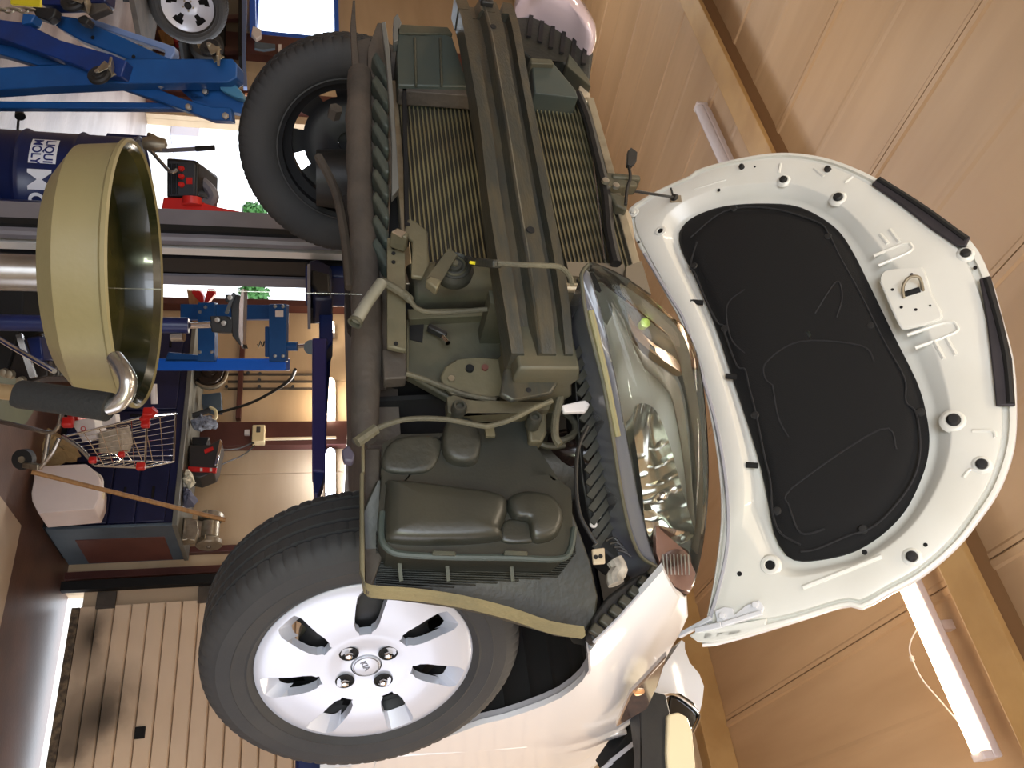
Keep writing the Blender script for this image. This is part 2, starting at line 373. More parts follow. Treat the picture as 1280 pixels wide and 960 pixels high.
# outdoors beyond the opening: pale yard, a low step, hedge and fence
struct('trim_20', box2(nb(), (-30,YB+.12,-.11), (6,40,-.0)), mat('sunlit_yard', (225,225,222), .8), smooth=False)
a = K(208,140,Y=5.2); b = K(240,170,Y=5.2)
bm = nb(); box2(bm, (a.x,5.2,.0), (b.x,5.6,.32)); tag(obj('concrete_block', bm, mat('pale_concrete', (190,192,214), .7), bevel=.01), 'low pale concrete block standing in the yard just outside the opening', 'block')
def bush(c, r, lab):
    bm = nb(); rnd = random.Random(int(c[0]*100))
    for i in range(700):
        d = V((rnd.gauss(0,1), rnd.gauss(0,1), rnd.gauss(0,1))).normalized(); rr = r*(.55+.5*rnd.random()); p = V(c)+d*rr
        s = V((rnd.gauss(0,1), rnd.gauss(0,1), rnd.gauss(0,1))).normalized()*.07; q = d.cross(s).normalized()*.035
        bm.faces.new([bm.verts.new(p-s), bm.verts.new(p+q), bm.verts.new(p+s), bm.verts.new(p-q)])
    lathe(bm, [(.0,-c[2]),(.05,-c[2]),(.03,0),(0,0)], c, (0,0,1), 6)
    tag(obj('shrub', bm, mat('green_leaves', (36,84,26), .6, col2=(60,110,44), scale=9), smooth=False), lab, 'shrub', 'shrubs beyond the opening')
for px, d, lab in (((318,366),18,'green shrub seen beyond the blue press through the opening'),((318,268),19,'green shrub seen beside the tyre through the opening')):
    p = K(*px, D=d); bush(p, .3, lab)
# ---------------- the car, raised on the lift ----------------
car = thing('car', 'white hatchback raised on the lift with its bonnet open and front bumper removed', 'car', (0,.6,1.43))
# --- wheels: built along local +x (outboard)
m_tread = m_tyre
def tyre_bm():
    prof = [(-.070,.200),(-.084,.214),(-.093,.240),(-.094,.262),(-.091,.280),(-.084,.296),(-.076,.3045)]
    def g(c, w=.0048, d=.010): return [(c-w,.3115),(c-w+.0008,.3115-d),(c+w-.0008,.3115-d),(c+w,.3115)]
    mid = g(-.048)+g(-.017)+g(.017)+g(.048)
    prof = prof+[(-.068,.3085)]+mid+[(.068,.3085)]
    out = [(.076,.3045),(.084,.296),(.0895,.285),(.0915,.279),(.0925,.2775),(.094,.262),(.0945,.252),(.0955,.2505),(.0945,.248),(.093,.240),(.091,.226),(.0925,.222),(.089,.219),(.084,.214),(.070,.200)]
    prof += out
    bm = nb(); seg = 360; rings = []
    for i in range(seg):
        a = 2*math.pi*i/seg; ring = []
        for x, r in prof:
            rr = r
            if r > .29 and abs(x) > .05 and i % 5 == 0: rr = r-.003
            if r > .308 and .019 < abs(x) < .046 and (i+3) % 5 == 0: rr = r-.0018
            if r > .308 and abs(x) < .016 and i % 5 == 2: rr = r-.001
            ring.append(bm.verts.new((x, rr*math.cos(a), rr*math.sin(a))))
        rings.append(ring)
    for i in range(seg):
        a, b = rings[i], rings[(i+1) % seg]
        for k in range(len(prof)-1): bm.faces.new((a[k], a[k+1], b[k+1], b[k]))
    return bm
def rim_bm():
    bm = nb(); X = (1,0,0)
    lathe(bm, [(.202,-.078),(.206,-.078),(.206,-.070),(.190,-.062),(.188,-.03),(.165,-.015),(.165,.03),(.185,.055),(.190,.070),(.206,.074),(.206,.080),(.200,.080),(.184,.066),(.178,.056)], (0,0,0), X, 64)
    # pressed disc with a ring of vent holes
    seg = 96; radii = [.178,.166,.150,.134,.118,.100,.07,.05,.03]; hs = [.056,.040,.042,.050,.058,.060,.050,.048,.048]
    rings = []
    for r, h in zip(radii, hs): rings.append([bm.verts.new((h, r*math.cos(2*math.pi*i/seg), r*math.sin(2*math.pi*i/seg))) for i in range(seg)])
    for j in range(len(radii)-1):
        for i in range(seg):
            if j in (1,2) and (i % 12) in (3,4,5,6,7): continue
            a, b = rings[j], rings[j+1]; k = (i+1) % seg
            bm.faces.new((a[i], a[k], b[k], b[i]))
    lathe(bm, [(.0,.062),(.03,.062),(.03,.045)], (0,0,0), X, 24)
    return bm
def cap_bm():
    bm = nb(); NS = 7; R0, R1 = .090, .199
    rs = [.030,.034,.050,.070,.084,.090,.096,.104,.12,.14,.16,.172,.184,.192,.199,.205,.2095,.213,.2125]
    def h(r):
        if r <= .036: return .084
        if r < .08: return .080+.012*(r-.036)/.044
        if r < .19: return .093-.004*abs((r-.135)/.055)
        if r < .206: return .089-.3*(r-.19)
        return [.082,.076,.068][min(2, int((r-.205)/.0045))] if r > .2 else .084
    hs = [h(r) for r in rs]; hs[-3:] = [.082,.077,.066]
    CW = [0,.35,.75,1,1,.75,.35]   # unused weights kept simple
    rings = []; meta = []
    for r, hh in zip(rs, hs):
        ring = []
        # opening half angle at this radius
        t = (r-R0)/(R1-R0); tt = min(max(t, 0), 1)
        half = (.021+.009*tt)/max(r, .08)
        if t <= .06: half *= .55
        elif t < .16: half *= .85
        elif t > .96: half *= .72
        elif t > .9: half *= .9
        tw = -.10*(tt)+.05
        for s in range(NS):
            c = 2*math.pi*s/NS + tw + math.pi/NS; nx = 2*math.pi/NS
            for k in range(6): ring.append(c-half+2*half*k/6)
            for k in range(10): ring.append(c+half+(nx-2*half)*k/10)
        rings.append([bm.verts.new((hh, r*math.cos(a), r*math.sin(a))) for a in ring])
    n = len(rings[0]); hole = set()
    for j in range(len(rs)-1):
        op = R0-.003 <= rs[j] and rs[j+1] <= R1+.001
        for i in range(n):
            if op and i % 16 < 6: continue
            k = (i+1) % n; bm.faces.new((rings[j][i], rings[j][k], rings[j+1][k], rings[j+1][i]))
    # walls of the openings
    es = [e for e in bm.edges if len(e.link_faces) == 1 and R0-.004 <= min(math.hypot(v.co.y, v.co.z) for v in e.verts) and max(math.hypot(v.co.y, v.co.z) for v in e.verts) <= R1+.002]
    g = bmesh.ops.extrude_edge_only(bm, edges=es)
    for v in g['geom']:
        if isinstance(v, bmesh.types.BMVert):
            r = math.hypot(v.co.y, v.co.z); a = math.atan2(v.co.z, v.co.y)
            v.co.x -= .020
            if r > .165: v.co.y *= .86; v.co.z *= .86; v.co.x -= .004
    lathe(bm, [(0,.0875),(.022,.0875),(.027,.086),(.029,.081)], (0,0,0), (1,0,0), 40)
    return bm
ANG = math.radians(-27)
def wheel(center, sgn):
    n = V((math.cos(ANG), math.sin(ANG), 0))*sgn; z = V((0,0,1)); y = z.cross(n)
    w = bpy.data.objects.new('wheel', None); C.objects.link(w); w.parent = car
    w.matrix_local = mx4(n, y, z, V(center)-BASE['car']); BASE[w.name] = V((0,0,0)); return w
tb = obj('tyre', tyre_bm(), m_tyre, None, raw=True, ang=28)
def as_part(o, w): o.parent = w; return o
c0 = K(458,834,X=.80); nL = V((math.cos(ANG), math.sin(ANG), 0))
WL = wheel(c0-nL*.088, 1); as_part(tb, WL)
rb = obj('rim', rim_bm(), m_steelrim, WL, raw=True)
hc = obj('hubcap', cap_bm(), m_cap, WL, raw=True, ang=25); hc['label'] = 'silver seven-opening plastic hubcap'
CR0 = math.radians(40)
for k in range(4):
    a = CR0 + k*math.pi/2; y, z = .053*math.cos(a), .053*math.sin(a)
    bm = nb(); lathe(bm, [(.0,.086),(.0165,.086),(.019,.0885),(.018,.0895),(.0155,.0885),(.0155,.0865)], (0,y,z), (1,0,0), 20); obj('lug_hole', bm, m_dark, WL, raw=True)
    bm = nb(); lathe(bm, [(.009,.083),(.0095,.090),(.009,.094),(.006,.098),(0,.0995)], (0,y,z), (1,0,0), 6); obj('lug_nut', bm, m_chrome, WL, raw=True)
bm = text_bm('KIA', .017, .0006); 
bmesh.ops.translate(bm, verts=bm.verts, vec=(-.0175,-.006,0))
rot = mx4(V((0,math.cos(.45),math.sin(.45))), V((0,-math.sin(.45),math.cos(.45))), V((1,0,0)), V((.0885,0,0))); bm.transform(rot)
lathe(bm, [(.0235,.0878),(.0245,.0885),(.0255,.0878)], (0,0,0), (1,0,0), 40)
obj('emblem', bm, mat('emblem_grey', (120,120,126), .4, metal=.6), WL, raw=True)
bm = nb(); lathe(bm, [(.0,.0),(.13,.0),(.13,.02),(.0,.02)], (0,0,0), (1,0,0), 32); lathe(bm, [(0,-.07),(.05,-.07),(.06,0)], (0,0,0), (1,0,0), 20)
obj('brake_disc', bm, m_zinc, WL, raw=True)
pR = K(436,196,X=-.70); nR = -nL
WR = wheel(V((-.745,.03,1.745)), -1)
for o in (tb, rb, WL.children[-1]): c = o.copy(); C.objects.link(c); c.parent = WR
# suspension seen inside the far wheel
bm = nb(); tube(bm, [(-.1,.1,1.76),(-.4,.1,1.75),(-.62,.02,1.74)], .03, 8, sm=4)
obj('control_arm', bm, m_black, car)
bm = nb(); pts = kp([(398,196),(420,240),(432,300),(438,360)], Y=-.14); tube(bm, pts, .012, 8, sm=4); obj('brake_hose', bm, m_brownd, car)
bm = nb(); p = K(417,146,Y=-.2); lathe(bm, [(0,0),(.018,0),(.018,.03),(0,.03)], p, (0,-1,.2), 6); obj('bolt', bm, m_brownd, car)
bm = nb(); lathe(bm, [(.08,-.1),(.09,0),(.05,.3),(.05,.45)], (.62,.05,1.75), (0,0,1), 20); obj('strut', bm, m_black, car)
bm = nb(); lathe(bm, [(.08,-.1),(.09,0),(.05,.3),(.05,.45)], (-.62,.05,1.75), (0,0,1), 20); obj('strut', bm, m_black, car)

# --- white body: fender side, door, pillar, mirror
ARC = [(560,921),(600,906),(630,899),(655,891),(680,882),(700,873),(716,862),(728,851),(735,838),(737,822),(733,816)]
def fx(z): return .0
fo = [K(x,y,X=.86) for x,y in ARC]
# fender as a strip of cross sections from arch edge up to its top edge, bulging outwards
top = [(610,985),(640,980),(690,972),(745,958),(765,938),(790,903),(808,872),(828,832),(848,795),(862,766),(868,740)]
bot = [(560,921),(600,906),(630,899),(655,891),(680,882),(700,873),(716,862),(728,851),(735,838),(740,815),(829,712)]
secs = []
topX = [.86,.86,.85,.83,.82,.81,.80,.80,.80,.80,.80]
bot = [(400,962),(480,951),(560,921),(600,906),(630,899),(655,891),(680,882),(700,873),(716,862),(728,851),(736,838),(735,818),(748,800),(775,772),(800,745),(829,712)]
top = [(400,1080),(520,1050),(610,1020),(650,1000),(700,980),(742,960),(757,944),(775,924),(790,903),(803,880),(815,858),(828,832),(840,808),(850,792),(860,770),(858,742)]
bX = [.862]*10+[.86,.855,.845,.83,.815,.80]; tX = [.80,.80,.80,.80,.80,.80,.79,.785,.78,.775,.77,.77,.77,.77,.77,.775]
for (bx,by),(tx,ty),xa,xb in zip(bot, top, bX, tX):
    a = K(bx,by,X=xa); b = K(tx,ty,X=xb); s = []
    for k in range(11):
        t = k/10; p = a.lerp(b, t); p.x += .030*math.sin(math.pi*min(1, t*1.15)**.8 if t < .87 else 0) if False else .028*math.sin(math.pi*t)**.7*(1 if t < .5 else .9); s.append(p)
    s += [V((q.x-.012, q.y, q.z)) for q in s[::-1]]
    secs.append(s)
bm = nb(); loft(bm, secs); obj('fender', bm, m_white, car, ang=60)
# arch return lip and liner
bm = nb(); L1 = [K(x,y,X=.861) for x,y in [(560,921),(600,906),(630,899),(655,891),(680,882),(700,873),(716,862),(728,851),(736,838),(735,818)]]
loft(bm, [[p, p+V((0,.006,.006)), p+V((-.025,.006,.006)), p+V((-.025,0,0))] for p in L1]); obj('arch_lip', bm, m_lgrey, car)
bm = nb(); secs = []
for i in range(25):
    a = math.radians(42+i*128/24); rr = .425+.0*i; p = V((0, -rr*math.cos(a)+.02, 1.76+rr*math.sin(a)))
    rr2 = rr+.012*(i % 2)
    secs.append([V((.845, -rr2*math.cos(a)+.02, 1.76+rr2*math.sin(a))), V((.60, -rr2*math.cos(a)+.02, 1.76+rr2*math.sin(a))), V((.42, -(rr2-.03)*math.cos(a)+.02, 1.76+(rr2-.03)*math.sin(a)))])
loft(bm, secs, closed=False, caps=False); lo = obj('wheel_arch_liner', bm, m_dark, car); 
lr = lo.copy(); C.objects.link(lr)
lr.scale = (-1,1,1)
bm = nb(); prism(bm, [(.42,-.38,1.76),(.42,.45,1.76),(.42,.45,2.3),(.42,-.42,2.3)], (-.01,0,0)); obj('inner_wing', bm, m_dark, car)
bm = nb(); prism(bm, [(-.42,-.38,1.92),(-.42,.45,1.92),(-.42,.45,2.3),(-.42,-.42,2.3)], (.01,0,0)); obj('inner_wing', bm, m_dark, car)
bm = nb(); prism(bm, [(-.86,-.2,2.16),(-.86,.2,2.16),(-.86,.42,2.0),(-.86,.45,1.88),(-.86,.9,1.88),(-.80,.9,2.55),(-.78,.0,2.45),(-.80,-.2,2.35)], (.012,0,0)); obj('fender', bm, m_white, car)
# front door and sill
bm = nb(); prism(bm, [(.865,.62,1.80),(.865,1.6,1.80),(.87,1.6,2.2),(.85,1.6,2.62),(.82,.95,2.60),(.87,.66,2.2)], (-.02,0,0)); obj('door_panel', bm, m_white, car, bevel=.006)
bm = nb(); box2(bm, (-.82,.5,1.80), (.80,3.0,1.88)); box2(bm, (-.5,-.36,1.74), (.5,.5,1.80)); obj('underbody_pan', bm, m_brownd, car)
for xa, xb in ((.80,.86),(-.86,-.80)):
    obj('sill', box2(nb(), (xa,.55,1.80), (xb,2.8,1.87)), m_white, car, bevel=.01)
# cabin: pillars, roof, glass
bm = nb(); prism(bm, [(.82,.95,2.58),(.82,2.4,2.66),(.60,2.2,2.98),(.60,1.5,2.98)], (-.01,0,0)); obj('side_glass', bm, mat('dark_car_glass', (14,16,18), .06, coat=.5), car)
bm = nb(); loft(bm, [[V((-.72,.55,2.54)),V((.72,.55,2.54))],[V((-.60,1.45,2.97)),V((.60,1.45,2.97))]], closed=False, caps=False); obj('windscreen', bm, MATS['dark_car_glass'], car)
bm = nb(); prism(bm, [(-.6,1.45,2.98),(.6,1.45,2.98),(.6,2.6,2.98),(-.6,2.6,2.98)], (0,0,.03)); obj('roof', bm, m_white, car, bevel=.01)
bm = nb(); box2(bm, (-.74,.28,2.36), (.74,.60,2.50)); obj('cowl', bm, m_black, car)
bm = nb(); prism(bm, [(-.7,.3,1.8),(.7,.3,1.8),(.7,.3,2.5),(-.7,.3,2.5)], (0,.02,0)); obj('bulkhead', bm, m_dark, car)
# turn repeater
bm = nb(); q = [(776,899),(800,881),(831,811),(812,826),(790,862)]; qo = [(770,902),(797,887),(834,812),(815,820),(785,862)]
prism(bm, [K(x,y,X=.874) for x,y in [(769,903),(786,862),(832,812),(820,852),(807,880)]], (.012,0,0)); rep = obj('turn_repeater', bm, mat('smoked_repeater', (70,56,52), .12, coat=.6, col2=(120,90,80), scale=30), car, bevel=.003)
p = K(799,865,X=.888); bm = nb(); lathe(bm, [(.0,.004),(.011,.002),(.013,-.004)], p, (1,-.3,0), 16); obj('bulb', bm, mat('amber_bulb', (240,190,140), .15, metal=.6), rep)
# mirror
Ym = .72
bm = nb(); prism(bm, kp([(798,880),(808,862),(833,868),(838,890),(838,965),(850,1010),(800,1010),(806,940)], Y=Ym), (0,.10,0)); mir = obj('door_mirror', bm, m_black, car, bevel=.012); mir['label'] = 'black mirror base with cream cap'
bm = nb(); prism(bm, kp([(835,893),(848,890),(860,897),(866,915),(870,960),(868,1010),(838,1010),(834,940)], Y=Ym-.02), (0,.11,0)); obj('mirror_cap', bm, mat('cream_mirror_cap', (226,212,176), .3, coat=.4), mir, bevel=.014)
bm = nb(); prism(bm, kp([(838,868),(833,893),(838,928),(866,910),(874,895),(868,878),(850,866)], Y=Ym+.16), (0,.04,0)); obj('corner_glass', bm, MATS['dark_car_glass'], car, bevel=.004)
bm = nb(); tube(bm, kp([(824,872),(842,868),(862,880),(874,893),(870,908),(858,930)], Y=Ym+.15), .004, 6, sm=4); tube(bm, kp([(846,900),(856,905),(860,918),(852,930)], Y=Ym+.15), .002, 6, sm=4); obj('chrome_trim', bm, m_chrome, car)
bm = nb(); pts = kp([(852,800),(856,803),(856,812),(862,828),(874,842),(880,858),(878,876),(874,893),(862,878),(846,866),(833,866),(812,872),(826,838)], Y=Ym+.30); prism(bm, pts, (0,.2,0)); obj('pillar_panel', bm, m_white, car, bevel=.02)
bm = nb(); prism(bm, kp([(752,965),(785,915),(800,900),(812,905),(812,965)], Y=.95), (-.04,.04,0)); obj('window_corner', bm, m_dark, car)
bm = nb(); bar(bm, K(762,953,Y=.93), K(796,926,Y=.93), .02, .012); bar(bm, K(745,968,Y=.93), K(764,953,Y=.93), .02, .012); obj('weather_strip', bm, m_lgrey, car)
# --- bumper beam: swept hat section
KX = -.66
def by(x): t = abs(x)/.5; return -.655+.075*t*t
lo = [(571,0),(587,75),(600,155),(609,237),(620,315),(630,380),(640,447)]
hi = [(636,0),(656,75),(671,155),(687,237),(702,315),(712,380),(716,437)]
prof = [(0,.055),(0,0),(.20,.0),(.25,.022),(.38,.022),(.44,0),(.47,-.003),(.50,0),(.72,0),(.76,.022),(.84,.022),(.87,0),(1,0),(1,.055)]
secs = []
def surf(x, y):   # intersect a pixel with the curved beam face
    yy = -.6
    for _ in range(8): p = K(x, y, Y=yy); yy = by(p.x)
    return p
L_ = [surf(*p) for p in lo]; H_ = [surf(*p) for p in hi]
L_ = [V((-.56,by(-.56)+.02,1.975))] + L_; H_ = [V((-.56,by(-.56)+.02,2.10))] + H_
L_ = smoothpts(L_, 4); H_ = smoothpts(H_, 4)
for a, b in zip(L_, H_):
    x = (a.x+b.x)/2; a = V((x, by(x), a.z)); b = V((x, by(x), b.z))
    secs.append([a.lerp(b, t)+V((0, d, 0)) for t, d in prof]+[a.lerp(b, t)+V((0, d+.003, 0)) for t, d in [(1,.055),(0,.055)]])
bm = nb(); loft(bm, secs); beam = obj('bumper_beam', bm, m_beam, car, ang=30)
beam['label'] = 'dirty dark steel bumper beam'
for x, y in ((616,34),(663,288)):
    p = surf(x, y); bm = nb(); lathe(bm, [(0,.0),(.007,.0),(.008,.002)], p+V((0,-.003,0)), (0,1,0), 16); obj('beam_hole', bm, m_dark, beam)
bm = nb(); box(bm, surf(607,6)+V((0,-.01,0)), (.04,.02,.03)); obj('beam_clip', bm, m_black, beam, bevel=.004)
# crash can behind the beam end, with its corrugations
bm = nb(); secs = []
zc, hh = K(668,465,Y=-.5).z, .052
for i in range(9):
    y = -.585+i*.026; g = .006*(i % 2)
    x0, x1 = .385-g, .485+g; z0, z1 = zc-hh-g, zc+hh+g
    secs.append([V((x0,y,z0)),V((x1,y,z0)),V((x1,y,z1)),V((x0,y,z1))])
loft(bm, secs); obj('crash_can', bm, m_frame, car, bevel=.004)
bm = nb(); prism(bm, [K(x,y,Y=-.545) for x,y in [(640,447),(716,437),(700,452),(697,480),(690,490),(640,500),(625,492),(630,462)]], (0,.012,0)); ec = obj('end_plate', bm, m_beam, car, bevel=.004)
for x, y in ((675,449),(668,467),(661,487)):
    p = K(x,y,Y=-.547); bm = nb(); lathe(bm, [(0,0),(.004,0),(.005,.001)], p, (0,1,0), 12); obj('hole', bm, m_dark, ec)
# green-lit inner flanges
bm = nb(); box2(bm, (.30,-.56,1.95), (.33,-.44,2.12)); obj('beam_gusset', bm, m_frame, car)
# tow plate
tp = [K(x,y,Y=-.47) for x,y in [(551,470),(556,458),(568,450),(600,446),(632,448),(640,470),(628,494),(600,498),(565,492),(554,482)]]
bm = nb(); prism(bm, tp, (0,.01,0)); pl = obj('mounting_plate', bm, m_plate, car, bevel=.003)
for x, y, r, mm in ((587,461,.0075,m_dark),(606,460,.006,m_rust),(564,474,.006,m_zinc)):
    bm = nb(); lathe(bm, [(0,-.004),(r,-.004),(r,.002)], K(x,y,Y=-.472), (0,1,0), 16); obj('bolt', bm, mm, pl)
# --- radiator, condenser, fan
Yr = -.42
a = K(500,112,Y=Yr); rb_ = K(768,330,Y=Yr)
RX0, RX1, RZ0, RZ1 = a.x, .16, K(503,200,Y=Yr).z, K(752,200,Y=Yr).z
bm = nb(); box2(bm, (RX0,Yr+.004,RZ0), (RX1,Yr+.03,RZ1)); rad = obj('radiator', bm, m_core, car); rad['label'] = 'condenser with fine horizontal tubes'
bm = nb(); z = RZ0+.006; k = 0
while z < RZ1-.004:
    box2(bm, (RX0,Yr-.004,z-.0018), (RX1,Yr+.006,z+.0018)); z += .0098; k += 1
fn = obj('fins', bm, m_fin, rad, smooth=False); fn['kind'] = 'stuff'
for x in (RX0-.012, RX1+.012):
    bm = nb(); cyl(bm, (x,Yr,RZ0), (x,Yr,RZ1), .012); obj('header_tank', bm, m_zinc, rad)
for za, zb in ((RZ1,RZ1+.02),(RZ0-.016,RZ0)): obj('radiator_rail', box2(nb(), (RX0-.02,Yr-.01,za), (RX1+.02,Yr+.02,zb)), m_zinc, rad, bevel=.002)
bm = nb(); a = K(735,140,Y=Yr-.006); b = K(756,325,Y=Yr-.006); tube(bm, [a, b], .003, 6); obj('pipe', bm, m_steel, rad)
bm = nb(); box2(bm, (RX0-.05,Yr+.03,RZ0-.05), (.38,Yr+.12,RZ1+.03)); obj('fan_shroud', bm, m_dark, car, bevel=.01)
# plastic air guides at the left
bm = nb(); prism(bm, kp([(497,42),(512,44),(520,42),(546,46),(552,42),(565,46),(580,92),(584,108),(498,106),(496,70)], Y=Yr-.06), (0,.10,0)); ag = obj('air_guide', bm, m_dgreen, car, bevel=.004)
for y0 in (43,): 
    bm = nb()
    for xa in (517,549): prism(bm, kp([(xa,46),(xa+3,46),(xa+5,104),(xa+2,104)], Y=Yr-.068), (0,.012,0))
    prism(bm, kp([(494,30),(560,34),(566,42),(496,41)], Y=Yr-.065), (0,.05,0)); obj('rib', bm, m_frame, ag, bevel=.002)
bm = nb(); prism(bm, kp([(497,102),(594,110),(600,120),(498,113)], Y=Yr-.05), (0,.04,0)); obj('air_guide_foot', bm, m_brownd, car, bevel=.004)
bm = nb(); prism(bm, kp([(664,76),(690,76),(720,112),(723,122),(668,116)], Y=Yr-.05), (0,.06,0)); obj('air_guide', bm, m_dgreen, car, bevel=.004)
bm = nb(); prism(bm, kp([(662,72),(690,74),(693,80),(664,79)], Y=Yr-.062), (0,.07,0)); prism(bm, kp([(711,66),(736,98),(739,108),(708,82)], Y=Yr-.0), (0,.06,0)); obj('air_guide_edge', bm, m_frame, car, bevel=.003)
# dark seal along the condenser top and cream tie panel above it
bm = nb(); pts = kp([(722,118),(735,150),(745,190),(757,240),(762,290),(770,330)], Y=Yr-.02); tube(bm, pts, .012, 8, sm=4); obj('upper_seal', bm, m_black, car)
bm = nb(); prism(bm, kp([(725,104),(738,116),(741,140),(748,170),(757,184),(762,205),(772,240),(790,270),(797,320),(803,345),(775,345),(768,300),(762,250),(752,210),(741,170),(731,140),(722,118)], Y=Yr+.02), (0,.09,0)); tie = obj('upper_tie_panel', bm, m_tie, car, bevel=.004)
for x, y, r in ((730,138,.011),(754,206,.011),(773,292,.005),(786,304,.004),(790,310,.003)):
    bm = nb(); lathe(bm, [(0,0),(r,0),(r,.003)], K(x,y,Y=Yr+.016), (0,1,0), 14); obj('hole', bm, m_dark, tie)
bm = nb(); box(bm, K(766,235,Y=Yr), (.05,.05,.05)); box(bm, K(780,228,Y=Yr-.01), (.015,.04,.07)); prism(bm, kp([(752,222),(796,226),(798,232),(756,234)], Y=Yr-.03), (0,.03,0)); prism(bm, kp([(760,238),(786,246),(784,262),(770,256)], Y=Yr-.03), (0,.03,0)); lat = obj('bonnet_catch', bm, m_frame, car, bevel=.005)
for x, y in ((757,226),(770,232)): bm = nb(); lathe(bm, [(0,-.004),(.008,-.003),(.009,.004)], K(x,y,Y=Yr-.04), (0,1,0), 12); obj('bolt', bm, m_bolt, lat)
bm = nb(); tube(bm, kp([(782,256),(784,235),(788,222),(786,208)], Y=Yr-.05), .004, 8, sm=3); prism(bm, kp([(785,188),(789,184),(797,190),(796,200),(790,207),(784,205)], Y=Yr-.055), (0,.012,0)); lv = obj('release_lever', bm, m_black, lat, bevel=.003)
# lower crossmember, splash rail and ribbed undertray
bm = nb(); n_ = 26; secs = []
ed = [(437,95),(433,150),(434,250),(440,330),(440,400),(437,470),(440,545)]; e2 = [(462,88),(464,160),(466,250),(474,330),(478,400),(478,470),(470,555)]
A = resample([K(x,y,Y=-.44) for x,y in ed], n_, False); B = resample([K(x,y,Y=-.44) for x,y in e2], n_, False)
for i, (a, b) in enumerate(zip(A, B)):
    c = (a+b)/2; r = (b-a).length/2; w = 1+.06*math.sin(i*1.9)
    secs.append([c+V((0, -r*w*math.cos(t), r*w*math.sin(t))) for t in [2*math.pi*k/14 for k in range(14)]])
loft(bm, secs); obj('splash_shield', bm, m_brownd, car, ang=60)
bm = nb()
prism(bm, kp([(460,60),(472,28),(480,28),(489,60),(491,200),(485,300),(485,470),(462,470)], Y=-.43), (0,.05,0)); ut = obj('undertray', bm, m_brownd, car, bevel=.004)
for i in range(9):
    y0 = 62+i*29; obj('tray_rib', prism(nb(), kp([(465,y0+8),(470,y0),(486,y0+24),(487,y0+38),(480,y0+36)], Y=-.47), (0,.04,0)), m_dgreen, ut, bevel=.006)
bm = nb(); a = K(444,26,Y=-.4); prism(bm, kp([(438,30),(441,0),(444,0),(445,40),(450,90),(441,95)], Y=-.42), (0,.02,0)); prism(bm, kp([(444,52),(462,46),(466,80),(450,86)], Y=-.40), (0,.05,0)); obj('tray_corner', bm, m_brownd, car, bevel=.003)
bm = nb(); prism(bm, kp([(477,28),(482,26),(487,60),(492,120),(497,200),(499,235),(490,245),(490,180),(484,90)], Y=-.50), (0,.02,0)); prism(bm, kp([(492,22),(497,16),(502,28),(500,34),(496,36),(498,50),(492,52)], Y=-.49), (0,.03,0)); obj('splash_rail', bm, m_lgrey if False else mat('dusty_grey_rail', (96,96,92), .5, col2=(80,80,74), scale=8), car, bevel=.002)
bm = nb(); prism(bm, kp([(503,105),(508,105),(512,300),(507,300)], Y=-.47), (0,.02,0)); obj('lower_rail', bm, m_dark, car)
# cream bracket plate with holes, angle bracket
bm = nb(); prism(bm, kp([(484,296),(506,298),(508,438),(484,433)], Y=-.51), (0,.012,0)); bp_ = obj('bracket_plate', bm, m_plate, car, bevel=.003)
for x, y in ((492,309),(492,316),(492,327),(495,429)): bm = nb(); lathe(bm, [(0,0),(.0038,0),(.0038,.002)], K(x,y,Y=-.513), (0,1,0), 12); obj('hole', bm, m_dark, bp_)
bm = nb(); prism(bm, kp([(510,273),(522,278),(535,289),(536,330),(528,347),(514,345),(516,300),(504,292)], Y=-.53), (0,.01,0)); prism(bm, kp([(488,290),(496,284),(512,291),(508,297)], Y=-.56), (0,.04,0)); br = obj('angle_bracket', bm, m_plate, car, bevel=.003)
bm = nb(); lathe(bm, [(0,0),(.004,0),(.004,.002)], K(510,280,Y=-.532), (0,1,0), 12); obj('hole', bm, m_dark, br)
bm = nb(); prism(bm, kp([(490,289),(497,286),(508,290),(502,296)], Y=-.563), (0,.003,0)); obj('bracket_tab', bm, m_bolt, br)
# lower left panel beneath the duct
bm = nb(); prism(bm, kp([(478,436),(508,438),(508,472),(480,474)], Y=-.47), (0,.03,0)); obj('tray_flap', bm, m_brownd, car, bevel=.003)
# horn
p = K(568,335,Y=-.55); ax = V((.1,-1,-.05))
bm = nb(); lathe(bm, [(0,.012),(.012,.012),(.014,.006),(.026,.004),(.030,.008),(.034,.0),(.036,-.004),(.034,-.02),(.018,-.035),(0,-.035)], p, ax, 32); horn = obj('horn', bm, m_dusty, car)
bm = nb(); lathe(bm, [(.018,.006),(.020,.010),(.022,.006)], p, ax, 24); lathe(bm, [(0,.018),(.006,.018),(.007,.008)], p, ax, 6); obj('horn_cap', bm, m_frame, horn)
bm = nb(); prism(bm, kp([(561,310),(572,318),(556,340),(547,360),(533,348),(545,332)], Y=-.575), (0,.008,0)); obj('horn_bracket', bm, m_frame, horn, bevel=.002)
bm = nb(); prism(bm, kp([(537,344),(552,350),(546,361),(532,350)], Y=-.585), (0,.02,0)); obj('horn_bracket_foot', bm, m_plate, horn, bevel=.003)
bm = nb(); bar(bm, K(590,327,Y=-.60), K(622,330,Y=-.66), .014, .018); cyl(bm, K(590,326,Y=-.59), K(584,322,Y=-.57), .006); obj('horn_plug', bm, m_dusty, horn, bevel=.003)
bm = nb(); tube(bm, kp([(622,329),(650,331),(680,332),(700,334),(712,345),(715,356)], Y=-.70), .0045, 8, sm=5); obj('cable', bm, m_loom, car)
bm = nb(); tube(bm, [K(588,328,Y=-.615), K(594,329,Y=-.62)], .003, 8); obj('cable_seal', bm, m_yel, horn)
